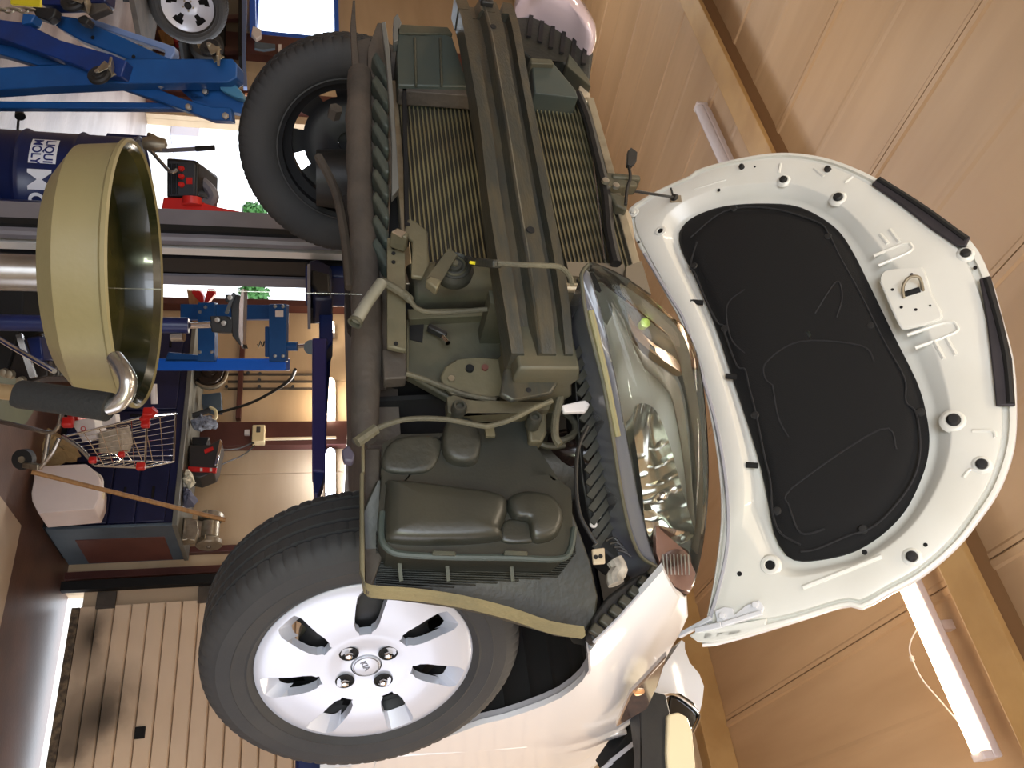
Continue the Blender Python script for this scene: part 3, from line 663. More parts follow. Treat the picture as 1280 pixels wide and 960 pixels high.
# receiver cylinder beside the condenser and dark bracket behind
bm = nb(); cyl(bm, K(512,362,Y=-.42), K(628,352,Y=-.42), .05, 28); obj('fan_motor_housing', bm, m_frame, car, bevel=.006)
bm = nb(); prism(bm, kp([(508,385),(640,383),(640,330),(508,325)], Y=-.37), (0,.02,0)); obj('support_wall', bm, m_dark, car)
bm = nb(); prism(bm, kp([(592,333),(640,333),(640,384),(594,386)], Y=-.40), (0,.02,0)); obj('support_web', bm, m_brownd, car)
# inner frame panel
bm = nb(); prism(bm, kp([(509,388),(600,388),(640,392),(650,470),(640,500),(560,497),(507,468)], Y=-.44), (0,.02,0)); ip = obj('front_panel', bm, m_frame, car, bevel=.004)
bm = nb(); prism(bm, kp([(509,386),(636,384),(636,393),(511,399)], Y=-.46), (0,.03,0)); prism(bm, kp([(508,399),(511,399),(511,466),(508,466)], Y=-.45), (0,.02,0)); obj('panel_lip', bm, m_plate, ip, bevel=.003)
bm = nb(); prism(bm, kp([(512,407),(530,404),(528,428),(512,424)], Y=-.442), (0,.004,0)); obj('panel_recess', bm, m_dark, ip)
bm = nb(); bar(bm, K(535,409,Y=-.46), K(558,420,Y=-.46), .016, .012); kk = obj('plug', bm, m_black, ip, bevel=.003)
bm = nb(); cyl(bm, K(554,422,Y=-.465), K(560,429,Y=-.47), .005, 12); obj('plug_tip', bm, m_chrome, kk)
bm = nb(); tube(bm, kp([(508,467),(530,474),(556,484),(585,494),(620,500)], Y=-.47), .005, 8, sm=4); obj('panel_seam', bm, m_loom, car)
# drain hose with trickle of coolant, harness pieces
bm = nb(); tube(bm, kp([(446,400),(459,378),(477,353)], Y=-.56), .0105, 14); bm2 = bm; hs = obj('drain_hose', bm, mat('grey_hose', (118,116,104), .5, col2=(88,86,72), scale=15), car)
bm = nb(); lathe(bm, [(.0125,0),(.0125,.006),(.0095,.006),(.0095,-.002),(.0125,0)], K(445,401,Y=-.56), K(446,400,Y=-.56)-K(459,378,Y=-.56), 16); obj('hose_lip', bm, m_frame, hs)
bm = nb(); tube(bm, kp([(478,352),(496,362),(510,372),(522,386),(545,391),(580,389),(625,385)], Y=-.53), lambda t: .008 if t < .4 else .0045, 8, sm=5); obj('wiring_loom', bm, m_loom, car)
# --- black duct / washer tank with moulded relief, lug brackets, harness
duct = [(478,600),(478,555),(500,543),(560,541),(572,520),(655,522),(662,545),(664,598),(700,601),(714,612),(716,660),(714,685),(700,697),(650,696),(560,695),(500,692),(484,688),(475,672),(473,640)]
bm = nb(); yd = -.46
prism(bm, kp(duct, Y=yd), (0,.12,0)); du = obj('air_duct', bm, m_duct, car, bevel=.012); du['label'] = 'dusty black moulded duct with raised ribs'
def bulge(pts, y, h, m=m_duct, ins=.75, name='bulge'):
    P = closed_smooth(kp(pts, Y=y), 4); c = sum(P, V())/len(P); bm = nb()
    secs = [[V((c.x+(p.x-c.x)*s, y-d, c.z+(p.z-c.z)*s)) for p in P] for s, d in ((1,-.004),(.985,h*.25),(.95,h*.6),(.88,h*.88),(ins,h),(ins*.5,h*1.03))]
    loft(bm, secs); return obj(name, bm, m, du, ang=60)
bulge([(482,612),(488,604),(560,612),(625,622),(634,640),(626,664),(624,677),(560,682),(490,680),(480,664)], yd, .028)
bulge([(632,628),(650,618),(672,619),(690,625),(703,645),(698,668),(684,678),(664,678),(658,655),(640,650)], yd, .022, ins=.7)
bulge([(630,652),(655,652),(668,660),(668,678),(627,678)], yd, .006)
bulge([(553,545),(560,528),(588,528),(600,548),(598,575),(585,584),(562,580),(552,565)], yd, .02, m_dusty)
bulge([(480,565),(500,548),(548,548),(548,575),(530,592),(482,590)], yd, .008, m_dusty)
bm = nb(); tube(bm, kp([(478,640),(477,672),(486,687),(505,693),(560,696),(640,697),(695,699),(712,690),(718,660)], Y=yd-.002), .0055, 8, sm=4); obj('flange', bm, m_dgreen, du)
for xa in (540, 630): obj('clip', prism(nb(), kp([(xa,688),(xa+30,689),(xa+30,694),(xa,693)], Y=yd-.012), (0,.02,0)), m_frame, du, bevel=.002)
# lugs with grommets
bm = nb(); prism(bm, kp([(559,496),(568,494),(586,500),(690,503),(686,512),(652,516),(584,516),(575,521),(560,515)], Y=-.49), (0,.03,0)); lg = obj('lug_bracket', bm, m_frame, car, bevel=.004)
for x, y, r in ((574,510,.013),(668,524,.013)):
    p = K(x,y,Y=-.50); bm = nb(); lathe(bm, [(0,.004),(r*.45,.004),(r*.55,.010),(r*.8,.010),(r,.004),(r,-.02)], p, (0,-1,0), 20); obj('grommet', bm, m_dusty, lg)
bm = nb(); prism(bm, kp([(659,515),(683,512),(684,540),(678,552),(662,552)], Y=-.475), (0,.03,0)); obj('lug', bm, m_frame, car, bevel=.005)
bm = nb(); tube(bm, kp([(448,551),(462,541),(480,532),(510,524),(555,524),(600,532),(614,532),(640,524),(668,510),(690,501)], Y=-.53), .0045, 8, sm=5); hr = obj('wiring_harness', bm, m_loom, car)
bm = nb(); prism(bm, kp([(427,562),(436,555),(444,568),(441,577),(430,576)], Y=-.53), (0,.016,0)); obj('harness_plug', bm, mat('grey_violet_plug', (64,60,74), .5), hr, bevel=.003)
bm = nb(); tube(bm, kp([(446,553),(470,536)], Y=-.535), .009, 8); obj('harness_sleeve', bm, m_loom, hr); obj('harness_clip', box(nb(), K(612,539,Y=-.49), (.022,.006,.016)), m_plate, hr)
# coiled hose and parts in the gap behind the headlamp
bm = nb(); c = K(690,530,Y=-.46); pts = [c+V((.035*math.cos(t), .003*t, .045*math.sin(t))) for t in [k*.4 for k in range(18)]]; tube(bm, pts, .0065, 8); obj('coiled_hose', bm, m_dusty, car)
bm = nb(); tube(bm, kp([(706,450),(702,490),(695,520),(694,545),(700,556)], Y=-.50), .007, 8, sm=5); obj('pipe', bm, m_loom, car)
bm = nb(); prism(bm, kp([(702,506),(732,499),(738,505),(733,514),(705,515)], Y=-.50), (0,.01,0)); obj('tape', bm, m_wht, car, bevel=.003)
bm = nb(); lathe(bm, [(0,-.06),(.03,-.05),(.042,-.02),(.04,.03),(.02,.05),(0,.055)], K(718,565,Y=-.38), (.3,-.2,1), 24); obj('air_intake_pipe', bm, mat('glossy_black_plastic', (26,18,16), .15), car)
bm = nb(); lathe(bm, [(0,-.09),(.06,-.08),(.07,0),(.06,.08),(0,.09)], K(690,585,Y=-.33), (0,0,1), 24); obj('airbox', bm, m_dusty, car)
bm = nb(); tube(bm, kp([(735,533),(723,560),(720,600),(724,640),(736,665),(746,680)], Y=-.52), .0035, 8, sm=5); obj('earth_cable', bm, m_black, car)
# wheel arch splash liner in front of the tyre with ribs
Yl = -.40
OL = [(452,640),(456,735),(462,741),(500,744),(560,752),(610,762),(655,776),(700,789),(730,792),(745,770),(748,745),(738,700),(728,672),(716,640),(690,600),(470,600)]
def lin_y(x, y): return -.43+.0009*(y-640)*.6
bm = nb(); prism(bm, [K(x,y,Y=lin_y(x,y)) for x,y in OL], (0,.03,0)); ln = obj('splash_liner', bm, m_dusty, car, bevel=.004)
bm = nb(); edge = [(456,712),(457,732),(466,742),(520,746),(580,755),(640,770),(690,787),(732,794)]; E1 = [K(x,y,Y=-.40) for x,y in edge]; E2 = [K(x-2,y-11,Y=-.43) for x,y in edge]
loft(bm, [[a, b, b+V((0,.02,0)), a+V((0,.05,0))] for a, b in zip(smoothpts(E2,3), smoothpts(E1,3))]); obj('liner_edge', bm, mat('dried_mud_edge', (128,118,84), .75, col2=(96,92,70), scale=10, bump=.3), ln)
bm = nb()
for i in range(26):
    y0 = 664+i*2.6; x1 = 560 if i < 24 else 500
    x1 = 690 if i > 12 else 560
    x1 = 470+ (250 if i < 20 else 230-(i-20)*25)
    prism(bm, [K(470,y0,Y=lin_y(0,y0)-.003), K(x1-max(0,(i-8)*2),y0+6,Y=lin_y(0,y0)-.003), K(x1-max(0,(i-8)*2),y0+7,Y=lin_y(0,y0)-.003), K(470,y0+1,Y=lin_y(0,y0)-.003)], (0,.006,0))
rbs = obj('liner_ribs', bm, m_dusty, ln, smooth=False); rbs['kind'] = 'stuff'
for xx in (498,557,637):
    bm = nb(); a = K(xx,694,Y=-.42); b = K(xx+3,728,Y=-.40); bar(bm, a+V((0,-.004,0)), b+V((0,-.006,0)), .004, .006); obj('rib', bm, m_frame, ln)
bm = nb(); prism(bm, kp([(450,590),(455,590),(456,730),(450,712)], Y=-.46), (0,.02,0)); prism(bm, kp([(451,505),(455,505),(456,590),(452,590)], Y=-.46), (0,.015,0)); obj('liner_rail', bm, m_plate, ln, bevel=.002)
bm = nb(); prism(bm, kp([(456,560),(476,560),(474,640),(480,690),(462,740),(456,735)], Y=-.405), (0,.02,0)); obj('side_shield', bm, m_brownd, car, bevel=.003)
# retainers along the fender front edge
bm = nb(); prism(bm, kp([(737,795),(742,770),(760,745),(790,722),(812,712),(824,709),(830,715),(800,745),(770,778),(745,803)], Y=-.37), (0,.03,0)); rt = obj('bumper_retainer', bm, m_black, car, bevel=.004)
bm = nb()
for i in range(7):
    x0, y0 = 745+i*12, 788-i*12; box(bm, K(x0,y0,Y=-.38), (.018,.012,.02), Matrix.Rotation(.7,3,'Y'))
obj('retainer_clips', bm, m_dusty, rt, bevel=.003)
bm = nb(); tube(bm, kp([(742,803),(770,776),(795,748),(829,711)], Y=-.385), .003, 6, sm=3); obj('retainer_edge', bm, m_lgrey, rt)
bm = nb(); prism(bm, kp([(740,686),(756,684),(757,704),(742,705)], Y=-.50), (0,.006,0)); sb = obj('small_bracket', bm, m_tie, car, bevel=.002)
for x, y in ((745,696),(751,695)): bm = nb(); lathe(bm, [(0,0),(.0035,0),(.0035,.002)], K(x,y,Y=-.503), (0,1,0), 10); obj('hole', bm, m_dark, sb)
bm = nb(); tube(bm, kp([(768,700),(774,712),(768,722),(770,730)], Y=-.45), .014, 10, sm=3); obj('socket_boot', bm, mat('pale_dusty_boot', (170,164,154), .7, col2=(70,66,60), scale=25, amt=.9), car)
# --- headlamps
def hy(x, y):     # depth of the lamp face, sweeping back along the wing
    return -.66+.34*max(0, (y-335)/410)**1.25
LENS = [(735,331),(748,332),(775,345),(805,368),(835,395),(853,410),(868,440),(876,475),(881,520),(884,570),(884,620),(880,670),(873,710),(862,741),(845,736),(829,716),(822,700),(812,670),(801,625),(793,580),(782,525),(772,470),(762,420),(750,372)]
P = [K(x,y,Y=hy(x,y)) for x,y in LENS]; P = closed_smooth(P, 3); c = sum(P, V())/len(P)
m_lens = mat('clear_lamp_lens', (235,238,235), .04, trans=1, ior=1.25)
hl = thing  # name reuse guard
bm = nb(); HB = [(731,333),(727,345),(731,380),(741,425),(752,470),(760,520),(770,570),(777,620),(788,665),(800,695),(818,708),(829,716),(822,700),(812,670),(801,625),(793,580),(782,525),(772,470),(762,420),(750,372),(740,340)]
prism(bm, [K(x,y,Y=hy(x,y)+.01) for x,y in HB], (0,.09,0)); head = obj('headlamp', bm, mat('lamp_side_tinted', (86,88,100), .22, col2=(104,104,96), scale=5, coat=.5), car, bevel=.004); head['label'] = 'large clear swept-back headlamp'
bm = nb(); tube(bm, [K(x,y,Y=hy(x,y)-.004) for x,y in [(735,331),(728,340),(727,352),(733,395),(744,440),(754,480),(765,540),(774,600),(786,660),(800,694),(820,708)]], .0035, 8, sm=4); obj('lamp_rim', bm, m_frame, head)
bm = nb(); tube(bm, [K(x,y,Y=hy(x,y)-.003) for x,y in [(738,388),(748,430),(757,470),(765,510),(772,545)]], .006, 8, sm=4); obj('glue_line', bm, mat('yellowed_sealant', (124,118,84), .6), head)
bm = nb(); P0 = P; secs = []
for s, d in ((1,.05),(1,.0),(.97,-.012),(.85,-.022),(.6,-.03),(.3,-.033)): secs.append([V((c.x+(p.x-c.x)*s, c.y+(p.y-c.y)*s+d, c.z+(p.z-c.z)*s)) for p in P0])
loft(bm, secs, caps=False); bm.faces.new([v for v in bm.verts[-len(P0):]]) if False else None
bm.verts.ensure_lookup_table(); bm.faces.new([bm.verts[i] for i in range(len(bm.verts)-len(P0), len(bm.verts))])
ls = obj('lens', bm, m_lens, head, ang=60)
# back shell
m_refl = mat('lamp_reflector', (212,214,204), .12, metal=.9)
bm = nb(); secs = [[V((c.x+(p.x-c.x)*s, c.y+(p.y-c.y)*s+d, c.z+(p.z-c.z)*s)) for p in P0] for s, d in ((.99,.045),(.96,.085),(.5,.10))]; loft(bm, secs, caps=False); bm.verts.ensure_lookup_table(); bm.faces.new([bm.verts[i] for i in range(len(bm.verts)-len(P0), len(bm.verts))])
obj('lamp_shell', bm, mat('grey_lamp_bezel', (150,150,140), .3, metal=.4), head)
# bowl reflector for the main beam
def hk(x, y, d): return K(x,y,Y=hy(x,y)+d)
q = [hk(x,y,.015) for x,y in [(795,505),(815,510),(832,545),(848,600),(862,650),(864,668),(845,680),(822,678),(810,660),(806,620),(799,570),(793,530)]]; Q = closed_smooth(q, 4); cc = sum(Q, V())/len(Q)
bm = nb(); secs = [[V((cc.x+(p.x-cc.x)*s, cc.y+(p.y-cc.y)*s+d, cc.z+(p.z-cc.z)*s)) for p in Q] for s, d in ((1.0,0),(.92,.025),(.7,.05),(.4,.062),(.15,.066))]; loft(bm, secs, caps=False); obj('main_reflector', bm, m_refl, head, ang=50)
bm = nb()
for i in range(11):
    t = i/10; a = hk(822+34*t, 655+8*t, .02); b = hk(818+30*t, 676-2*t, .03); bar(bm, a, b, .003, .01)
for i in range(5):
    a = hk(812, 560+i*22, .03); b = hk(822, 556+i*22, .045); bar(bm, a, b, .004, .012)
obj('reflector_flutes', bm, m_chrome, head, smooth=False)
p = hk(822,618,.05); bm = nb(); lathe(bm, [(.0,-.02),(.009,-.015),(.011,.0),(.009,.012),(0,.02)], p, (.2,-1,.1), 16); obj('bulb', bm, m_chrome, head)
# bezel band in warm tint, indicator reflector, outer round reflector
m_bez = mat('satin_bezel', (186,176,156), .25, metal=.55)
bm = nb(); A = [(775,355),(800,372),(838,402),(856,430),(864,470),(872,520),(876,580),(876,640),(870,690)]; B = [(778,368),(800,388),(832,416),(846,445),(856,490),(864,540),(868,600),(868,645),(862,680)]
A = smoothpts([hk(x,y,.004) for x,y in A], 4); B = smoothpts([hk(x,y,.02) for x,y in B], 4); loft(bm, [[a,b,b+V((0,.006,0)),a+V((0,.006,0))] for a, b in zip(A, B)]); obj('bezel', bm, m_bez, head)
bm = nb(); A = [(780,402),(788,425),(812,450),(838,470),(848,490),(856,540),(862,600),(866,660)]; B = [(784,430),(800,455),(822,475),(838,500),(850,560),(856,610),(858,650),(860,668)]
A = smoothpts([hk(x,y,.02) for x,y in A], 4); B = smoothpts([hk(x,y,.03) for x,y in B], 4); loft(bm, [[a,b,b+V((0,.006,0)),a+V((0,.006,0))] for a, b in zip(A, B)]); obj('bezel', bm, m_bez, head)
bm = nb(); q = [hk(x,y,.035) for x,y in [(779,372),(792,372),(820,398),(846,425),(854,455),(852,472),(835,462),(805,440),(786,418)]]; Q = closed_smooth(q, 3); cc = sum(Q, V())/len(Q)
secs = [[V((cc.x+(p.x-cc.x)*s, cc.y+(p.y-cc.y)*s+d, cc.z+(p.z-cc.z)*s)) for p in Q] for s, d in ((1,-.01),(.85,.015),(.5,.025),(.1,.028))]; loft(bm, secs, caps=False); obj('indicator_reflector', bm, mat('amber_tinted_reflector', (214,184,150), .22, metal=.8), head)
p = hk(803,406,.03); bm = nb(); lathe(bm, [(0,-.012),(.008,-.008),(.009,.006),(0,.01)], p, (.2,-1,.1), 12); obj('bulb', bm, mat('green_tinted_bulb', (190,220,120), .15, metal=.4), head)
p = hk(843,705,.01); bm = nb(); lathe(bm, [(0,0),(.022,.0),(.030,-.004),(.033,-.012)], p, (.75,-.6,0), 28); rr_ = obj('side_reflector', bm, mat('dark_amber_reflector', (84,62,54), .3, metal=.3), head)
bm = nb()
for i in range(8): a = hk(826+i*4.4, 690, .004); b = hk(828+i*4.4, 716, -.002); bar(bm, a+V((.006,-.006,0)), b+V((.006,-.006,0)), .002, .002)
obj('reflector_lines', bm, m_capdirt, head)
bm = nb(); q = [hk(x,y,.01) for x,y in [(820,655),(830,665),(858,690),(866,715),(860,738),(845,732),(830,712),(822,690)]]; prism(bm, q, (0,.01,0)); obj('side_bezel', bm, mat('pink_tinted_chrome', (150,120,112), .25, metal=.5), head)
# ribbed black back of the lamp
bm = nb(); HBk = [(716,420),(726,345),(735,395),(745,440),(757,490),(766,550),(777,620),(790,668),(812,700),(800,712),(770,700),(745,680),(735,640),(728,600),(722,520)]
prism(bm, [K(x,y,Y=hy(x,y)+.07) for x,y in HBk], (0,.08,0)); hb = obj('lamp_housing', bm, m_black, car, bevel=.006)
for i in range(16):
    y0 = 428+i*16; x0 = 727+i*1.6
    bm = nb(); a = K(x0-8,y0+18,Y=hy(x0,y0)+.062); b = K(x0+14,y0-12,Y=hy(x0,y0)+.055); bar(bm, a, b, .004, .012); obj('rib', bm, m_dusty, hb)
bm = nb(); lathe(bm, [(0,0),(.007,0),(.007,.003)], K(742,655,Y=hy(742,655)+.05), (0,1,0), 14); lathe(bm, [(0,0),(.007,0),(.007,.003)], K(747,644,Y=hy(742,655)+.05), (0,1,0), 14); obj('vent_plug', bm, m_wht, hb)
for i in range(4):
    bm = nb(); tube(bm, kp([(757+i*5,676+i*4),(766+i*5,672+i*6),(774+i*5,678+i*6)], Y=hy(760,690)+.0), .0025, 6, sm=4); obj('wiring', bm, m_black, car)
# bracket between lamp and bonnet
bm = nb(); prism(bm, kp([(783,333),(802,326),(806,340),(814,368),(790,352),(782,345)], Y=-.45), (0,.08,0)); prism(bm, kp([(708,327),(780,330),(782,350),(760,350),(742,345),(712,345)], Y=-.43), (0,.06,0)); obj('lamp_bracket', bm, mat('brown_grey_box', (104,94,78), .6), car, bevel=.004)
# far headlamp, seen from its side
bm = nb(); Yf = -.36
FO = [(646,38),(652,8),(660,-10),(700,-20),(732,15),(744,50),(742,70),(738,108),(730,100),(712,82),(690,72),(668,72),(655,62)]
prism(bm, kp([(645,20),(668,14),(690,22),(715,38),(738,56),(742,66),(736,108),(720,98),(705,78),(690,72),(665,74),(648,60)], Y=Yf), (0,.08,0)); h2 = obj('headlamp', bm, m_dusty, car, bevel=.006); h2['label'] = 'far headlamp with clear domed lens, black back towards us'
bm = nb(); Q = closed_smooth(kp([(645,8),(652,-14),(690,-20),(722,6),(743,40),(744,54),(736,56),(715,36),(690,20),(668,10)], Y=Yf-.03), 3); cc = sum(Q, V())/len(Q)
secs = [[V((cc.x+(p.x-cc.x)*s, p.y+d, cc.z+(p.z-cc.z)*s)) for p in Q] for s, d in ((.97,.1),(1,.05),(1,0),(.9,-.03),(.6,-.045),(.2,-.05))]; loft(bm, secs); obj('lens', bm, mat('milky_lens', (190,172,176), .12, coat=.6), h2, ang=60)
for i in range(6):
    t = i/5; x0 = 664+t*68; y0 = 18+t*34+6; bm = nb(); bar(bm, K(x0,y0-4,Y=Yf-.008), K(x0-3,y0+22,Y=Yf-.008), .006, .012); obj('rib', bm, m_black, h2)
# --- open bonnet: everything lies on its tilted plane (hinge at y .2, 52 degrees)
HA = math.radians(52); HN = V((0,-math.sin(HA),-math.cos(HA))); HO = V((0,.2,2.65)); HT = V((0,-math.cos(HA),math.sin(HA)))
def hp(x, y, d=0):
    r = FW*F + UP*(x-640) + RT*(y-480); t = ((HO-CAM).dot(HN))/r.dot(HN); return CAM + r*t + HN*d
def hps(L, d=0): return [hp(x, y, d) for x, y in L]
HOUT = [(787,262),(800,252),(830,235),(866,219),(872,213),(910,202),(960,193),(1000,193),(1045,202),(1098,225),(1150,258),(1210,298),(1237,346),(1253,400),(1266,450),(1270,510),(1267,560),(1250,610),(1225,648),(1195,685),(1150,722),(1110,743),(1078,761),(1058,757),(1000,775),(940,793),(900,803),(880,806),(868,797),(876,780),(890,740),(898,690),(902,640),(898,580),(886,510),(870,450),(850,400),(825,355),(800,310),(786,280)]
HPAD = [(845,290),(850,276),(868,262),(905,250),(960,247),(1000,252),(1040,275),(1062,303),(1087,352),(1115,410),(1145,470),(1157,510),(1161,545),(1155,580),(1135,625),(1110,655),(1075,680),(1040,692),(1000,697),(980,690),(965,665),(958,630),(948,580),(930,520),(910,460),(890,400),(865,340),(850,310)]
def uv(p): q = p-HO; return (q.x, q.dot(HT))
N_ = 200
def ang_sample(L, c, n=N_, sm=3):
    P = closed_smooth(hps(L), sm); U = [uv(p) for p in P]; out = []
    for i in range(n):
        a = 2*math.pi*i/n-math.pi; dx, dy = math.cos(a), math.sin(a); best = None
        for j in range(len(U)):
            x1, y1 = U[j][0]-c[0], U[j][1]-c[1]; x2, y2 = U[(j+1) % len(U)][0]-c[0], U[(j+1) % len(U)][1]-c[1]
            den = dx*(y2-y1)-dy*(x2-x1)
            if abs(den) < 1e-12: continue
            t = (x1*(y2-y1)-y1*(x2-x1))/den; s = (x1*dy-y1*dx)/den
            if t > 0 and -1e-6 <= s <= 1+1e-6 and (best is None or t > best): best = t
        out.append((c[0]+dx*best, c[1]+dy*best))
    return out
cH = (0.0, .42)
OU = ang_sample(HOUT, cH); PD = ang_sample(HPAD, cH)
def ring(t, d): # t 0 outer 1 pad edge
    return [HO+V((a[0]+(b[0]-a[0])*t, 0, 0))+HT*(a[1]+(b[1]-a[1])*t)+HN*d for a, b in zip(OU, PD)]
def ring_in(s, d): return [HO+V((cH[0]+(b[0]-cH[0])*s, 0, 0))+HT*(cH[1]+(b[1]-cH[1])*s)+HN*d for b in PD]
bonnet = obj('bonnet', (lambda bm: (loft(bm, [ring(0,0), ring(0,.004), ring(.03,.006), ring(.06,.006), ring(.07,-.004), ring(.12,-.006), ring(.14,.004), ring(.2,.006), ring(.66,.006), ring(.70,.004), ring(.84,-.034), ring(.93,-.04), ring(1.0,-.04), ring_in(.9,-.044), ring_in(.4,-.044), ring_in(.02,-.044)], caps=False), bm)[1])(nb()), m_inner, car, ang=50)
bonnet['label'] = 'open white bonnet seen from its underside'
bm = nb(); loft(bm, [ring(0,.0), ring(-.012,-.006), ring(-.004,-.016), ring(.3,-.05), ring_in(.9,-.065), ring_in(.4,-.072), ring_in(.02,-.072)], caps=False); obj('outer_skin', bm, m_white, bonnet, ang=60)
pad = obj('insulator_pad', (lambda bm: (loft(bm, [ring_in(1.0,-.041), ring_in(1.0,-.03), ring_in(.975,-.022), ring_in(.95,-.021), ring_in(.9,-.012), ring_in(.8,-.008), ring_in(.4,-.008), ring_in(.02,-.008)], caps=False), bm)[1])(nb()), m_felt, bonnet, ang=60)
pad['label'] = 'black felt insulation pad'
m_seam = mat('felt_seam', (34,34,36), .8)
for L in ([(862,295),(905,262),(960,258),(1020,275),(1035,290),(1050,320),(1075,365),(1105,425),(1130,470),(1132,500),(1145,515),(1150,560),(1140,600),(1110,640),(1085,660),(1060,668),(1020,685),(1000,688)],
          [(965,480),(955,470),(958,450),(1000,425),(1075,430),(1092,450)],[(965,480),(972,520),(985,545)],[(985,630),(990,608),(1100,535),(1120,560)],[(985,630),(1000,665),(1030,660)],
          [(870,300),(862,330),(868,340),(880,370),(895,400),(903,405),(905,415),(920,455),(930,460),(935,480),(945,520),(955,570),(962,600),(965,640),(975,665),(1000,680)],
          [(930,440),(912,420),(908,380),(930,360)],[(1018,390),(1045,350),(1052,370),(1045,395)]):
    bm = nb(); tube(bm, hps(L, -.009), .0028, 6, sm=5); obj('seam', bm, m_seam, pad)
for x, y in ((905,408),(943,517),(970,637),(1150,513),(1034,293),(1078,660),(916,258),(866,330),(1088,405)):
    bm = nb(); lathe(bm, [(0,.002),(.009,.001),(.012,-.003)], hp(x,y,-.008), HN, 14); obj('push_clip', bm, m_rub, pad)
for x, y, dx in ((868,377,10),(911,470,8),(937,581,9)):
    bm = nb(); tube(bm, [hp(x-dx*.5,y,-.0), hp(x+dx,y-1,-.012)], .008, 10); obj('pad_tab', bm, m_felt, pad)
for L, i in ([(1090,234),(1099,225),(1155,261),(1213,300),(1207,312),(1196,311),(1180,300),(1165,290),(1130,262)], 0),([(1224,352),(1238,348),(1253,402),(1265,452),(1269,510),(1245,510),(1241,470),(1233,400)], 1):
    bm = nb(); prism(bm, hps(L, .006), HN*.010); s = obj('rubber_strip', bm, mat('strip_rubber', (52,48,52), .6, col2=(36,34,36), scale=14), bonnet, bevel=.003)
    E = ([(1099,228),(1155,264),(1208,303)],[(1233,352),(1247,402),(1258,452),(1263,508)])[i]
    bm = nb(); tube(bm, hps(E, .014), .009, 8, sm=4); obj('seal_lip', bm, m_rub, s)
for x, y, r in ((928,211,4),(980,227,5.5),(1035,214,4.5),(1048,249,6.5),(1207,319,6),(1192,527,7.5),(1227,582,6),(1140,697,6)):
    rr = r/F*1.9*1.15; bm = nb(); lathe(bm, [(0,.014),(rr*.7,.013),(rr,.008),(rr,0),(rr*1.2,-.001)], hp(x,y,.006), HN, 14); obj('rubber_bumper', bm, m_rub, bonnet)
    if r > 5.4: bm = nb(); lathe(bm, [(rr*2.0,-.002),(rr*1.6,.004),(rr*1.2,.006),(rr,.005)], hp(x,y,.004), HN, 20); obj('boss', bm, m_inner, bonnet)
for x, y, r in ((944,210,1.8),(899,239,2.6),(826,290,4.5),(799,304,2.5),(1219,336,2.5),(963,707,6),(925,718,3.2),(1081,691,3.2),(1157,682,2.5)):
    rr = r/F*2.0; bm = nb(); lathe(bm, [(0,.0012),(rr,.001),(rr,-.002)], hp(x,y,.006), HN, 14); obj('drain_hole', bm, m_dark, bonnet)
    if r > 4: bm = nb(); lathe(bm, [(rr*2.4,-.003),(rr*1.9,.003),(rr*1.2,.004),(rr,.001)], hp(x,y,.005), HN, 20); obj('boss', bm, m_inner, bonnet)
# pressed stiffeners
def ridge(L, r=.006, d=.006, name='stiffener'):
    bm = nb(); tube(bm, hps(L, d-r*.3), r, 8, sm=3); obj(name, bm, m_inner, bonnet)
ridge([(1004,735),(1060,713),(1102,696)], .007)
ridge([(868,238),(888,232),(908,226)], .004)
for L in ([(1100,294),(1110,306)],[(1112,288),(1124,304)],[(1168,428),(1180,450)],[(1183,424),(1195,445)]): ridge(L, .006)
for L in ([(1092,321),(1130,306),(1139,308),(1137,316),(1098,333)],[(1134,420),(1184,404),(1196,409),(1192,418),(1144,436)],[(976,190+16),(974,218)],[(1018,212),(1030,222)],[(1056,230),(1066,222)],[(1215,540),(1240,540),(1244,548)],[(1204,598),(1213,588),(1228,592)]): ridge(L, .005)
bm = nb(); sq = closed_smooth(hps([(1102,355),(1104,346),(1112,341),(1145,338),(1154,341),(1164,372),(1175,392),(1172,402),(1135,412),(1127,410),(1118,392)], .008), 3)
prism(bm, sq, HN*.004); pl = obj('striker_plate', bm, m_inner, bonnet, bevel=.002)
bm = nb(); tube(bm, hps([(1102,355),(1104,346),(1112,341),(1145,338),(1154,341),(1164,372),(1175,392),(1172,402),(1135,412),(1127,410),(1118,392),(1102,355)], .008), .004, 6, sm=3); obj('plate_rim', bm, m_inner, pl)
bm = nb(); tube(bm, [hp(1130,375,.010), hp(1130,366,.035), hp(1138,358,.045), hp(1150,357,.040), hp(1154,366,.010)], .0045, 8, sm=4); obj('striker', bm, m_zinc, pl)
bm = nb(); tube(bm, [hp(1128,372,.011), hp(1150,365,.011)], .009, 8); obj('slot', bm, m_dark, pl)
for x, y, r in ((1116,365,.0042),(1140,346,.004),(1127,387,.0042),(1145,390,.0042),(1163,385,.003)):
    bm = nb(); lathe(bm, [(0,.001),(r,.001),(r,0)], hp(x,y,.0122), HN, 10); obj('hole', bm, m_dark, pl)
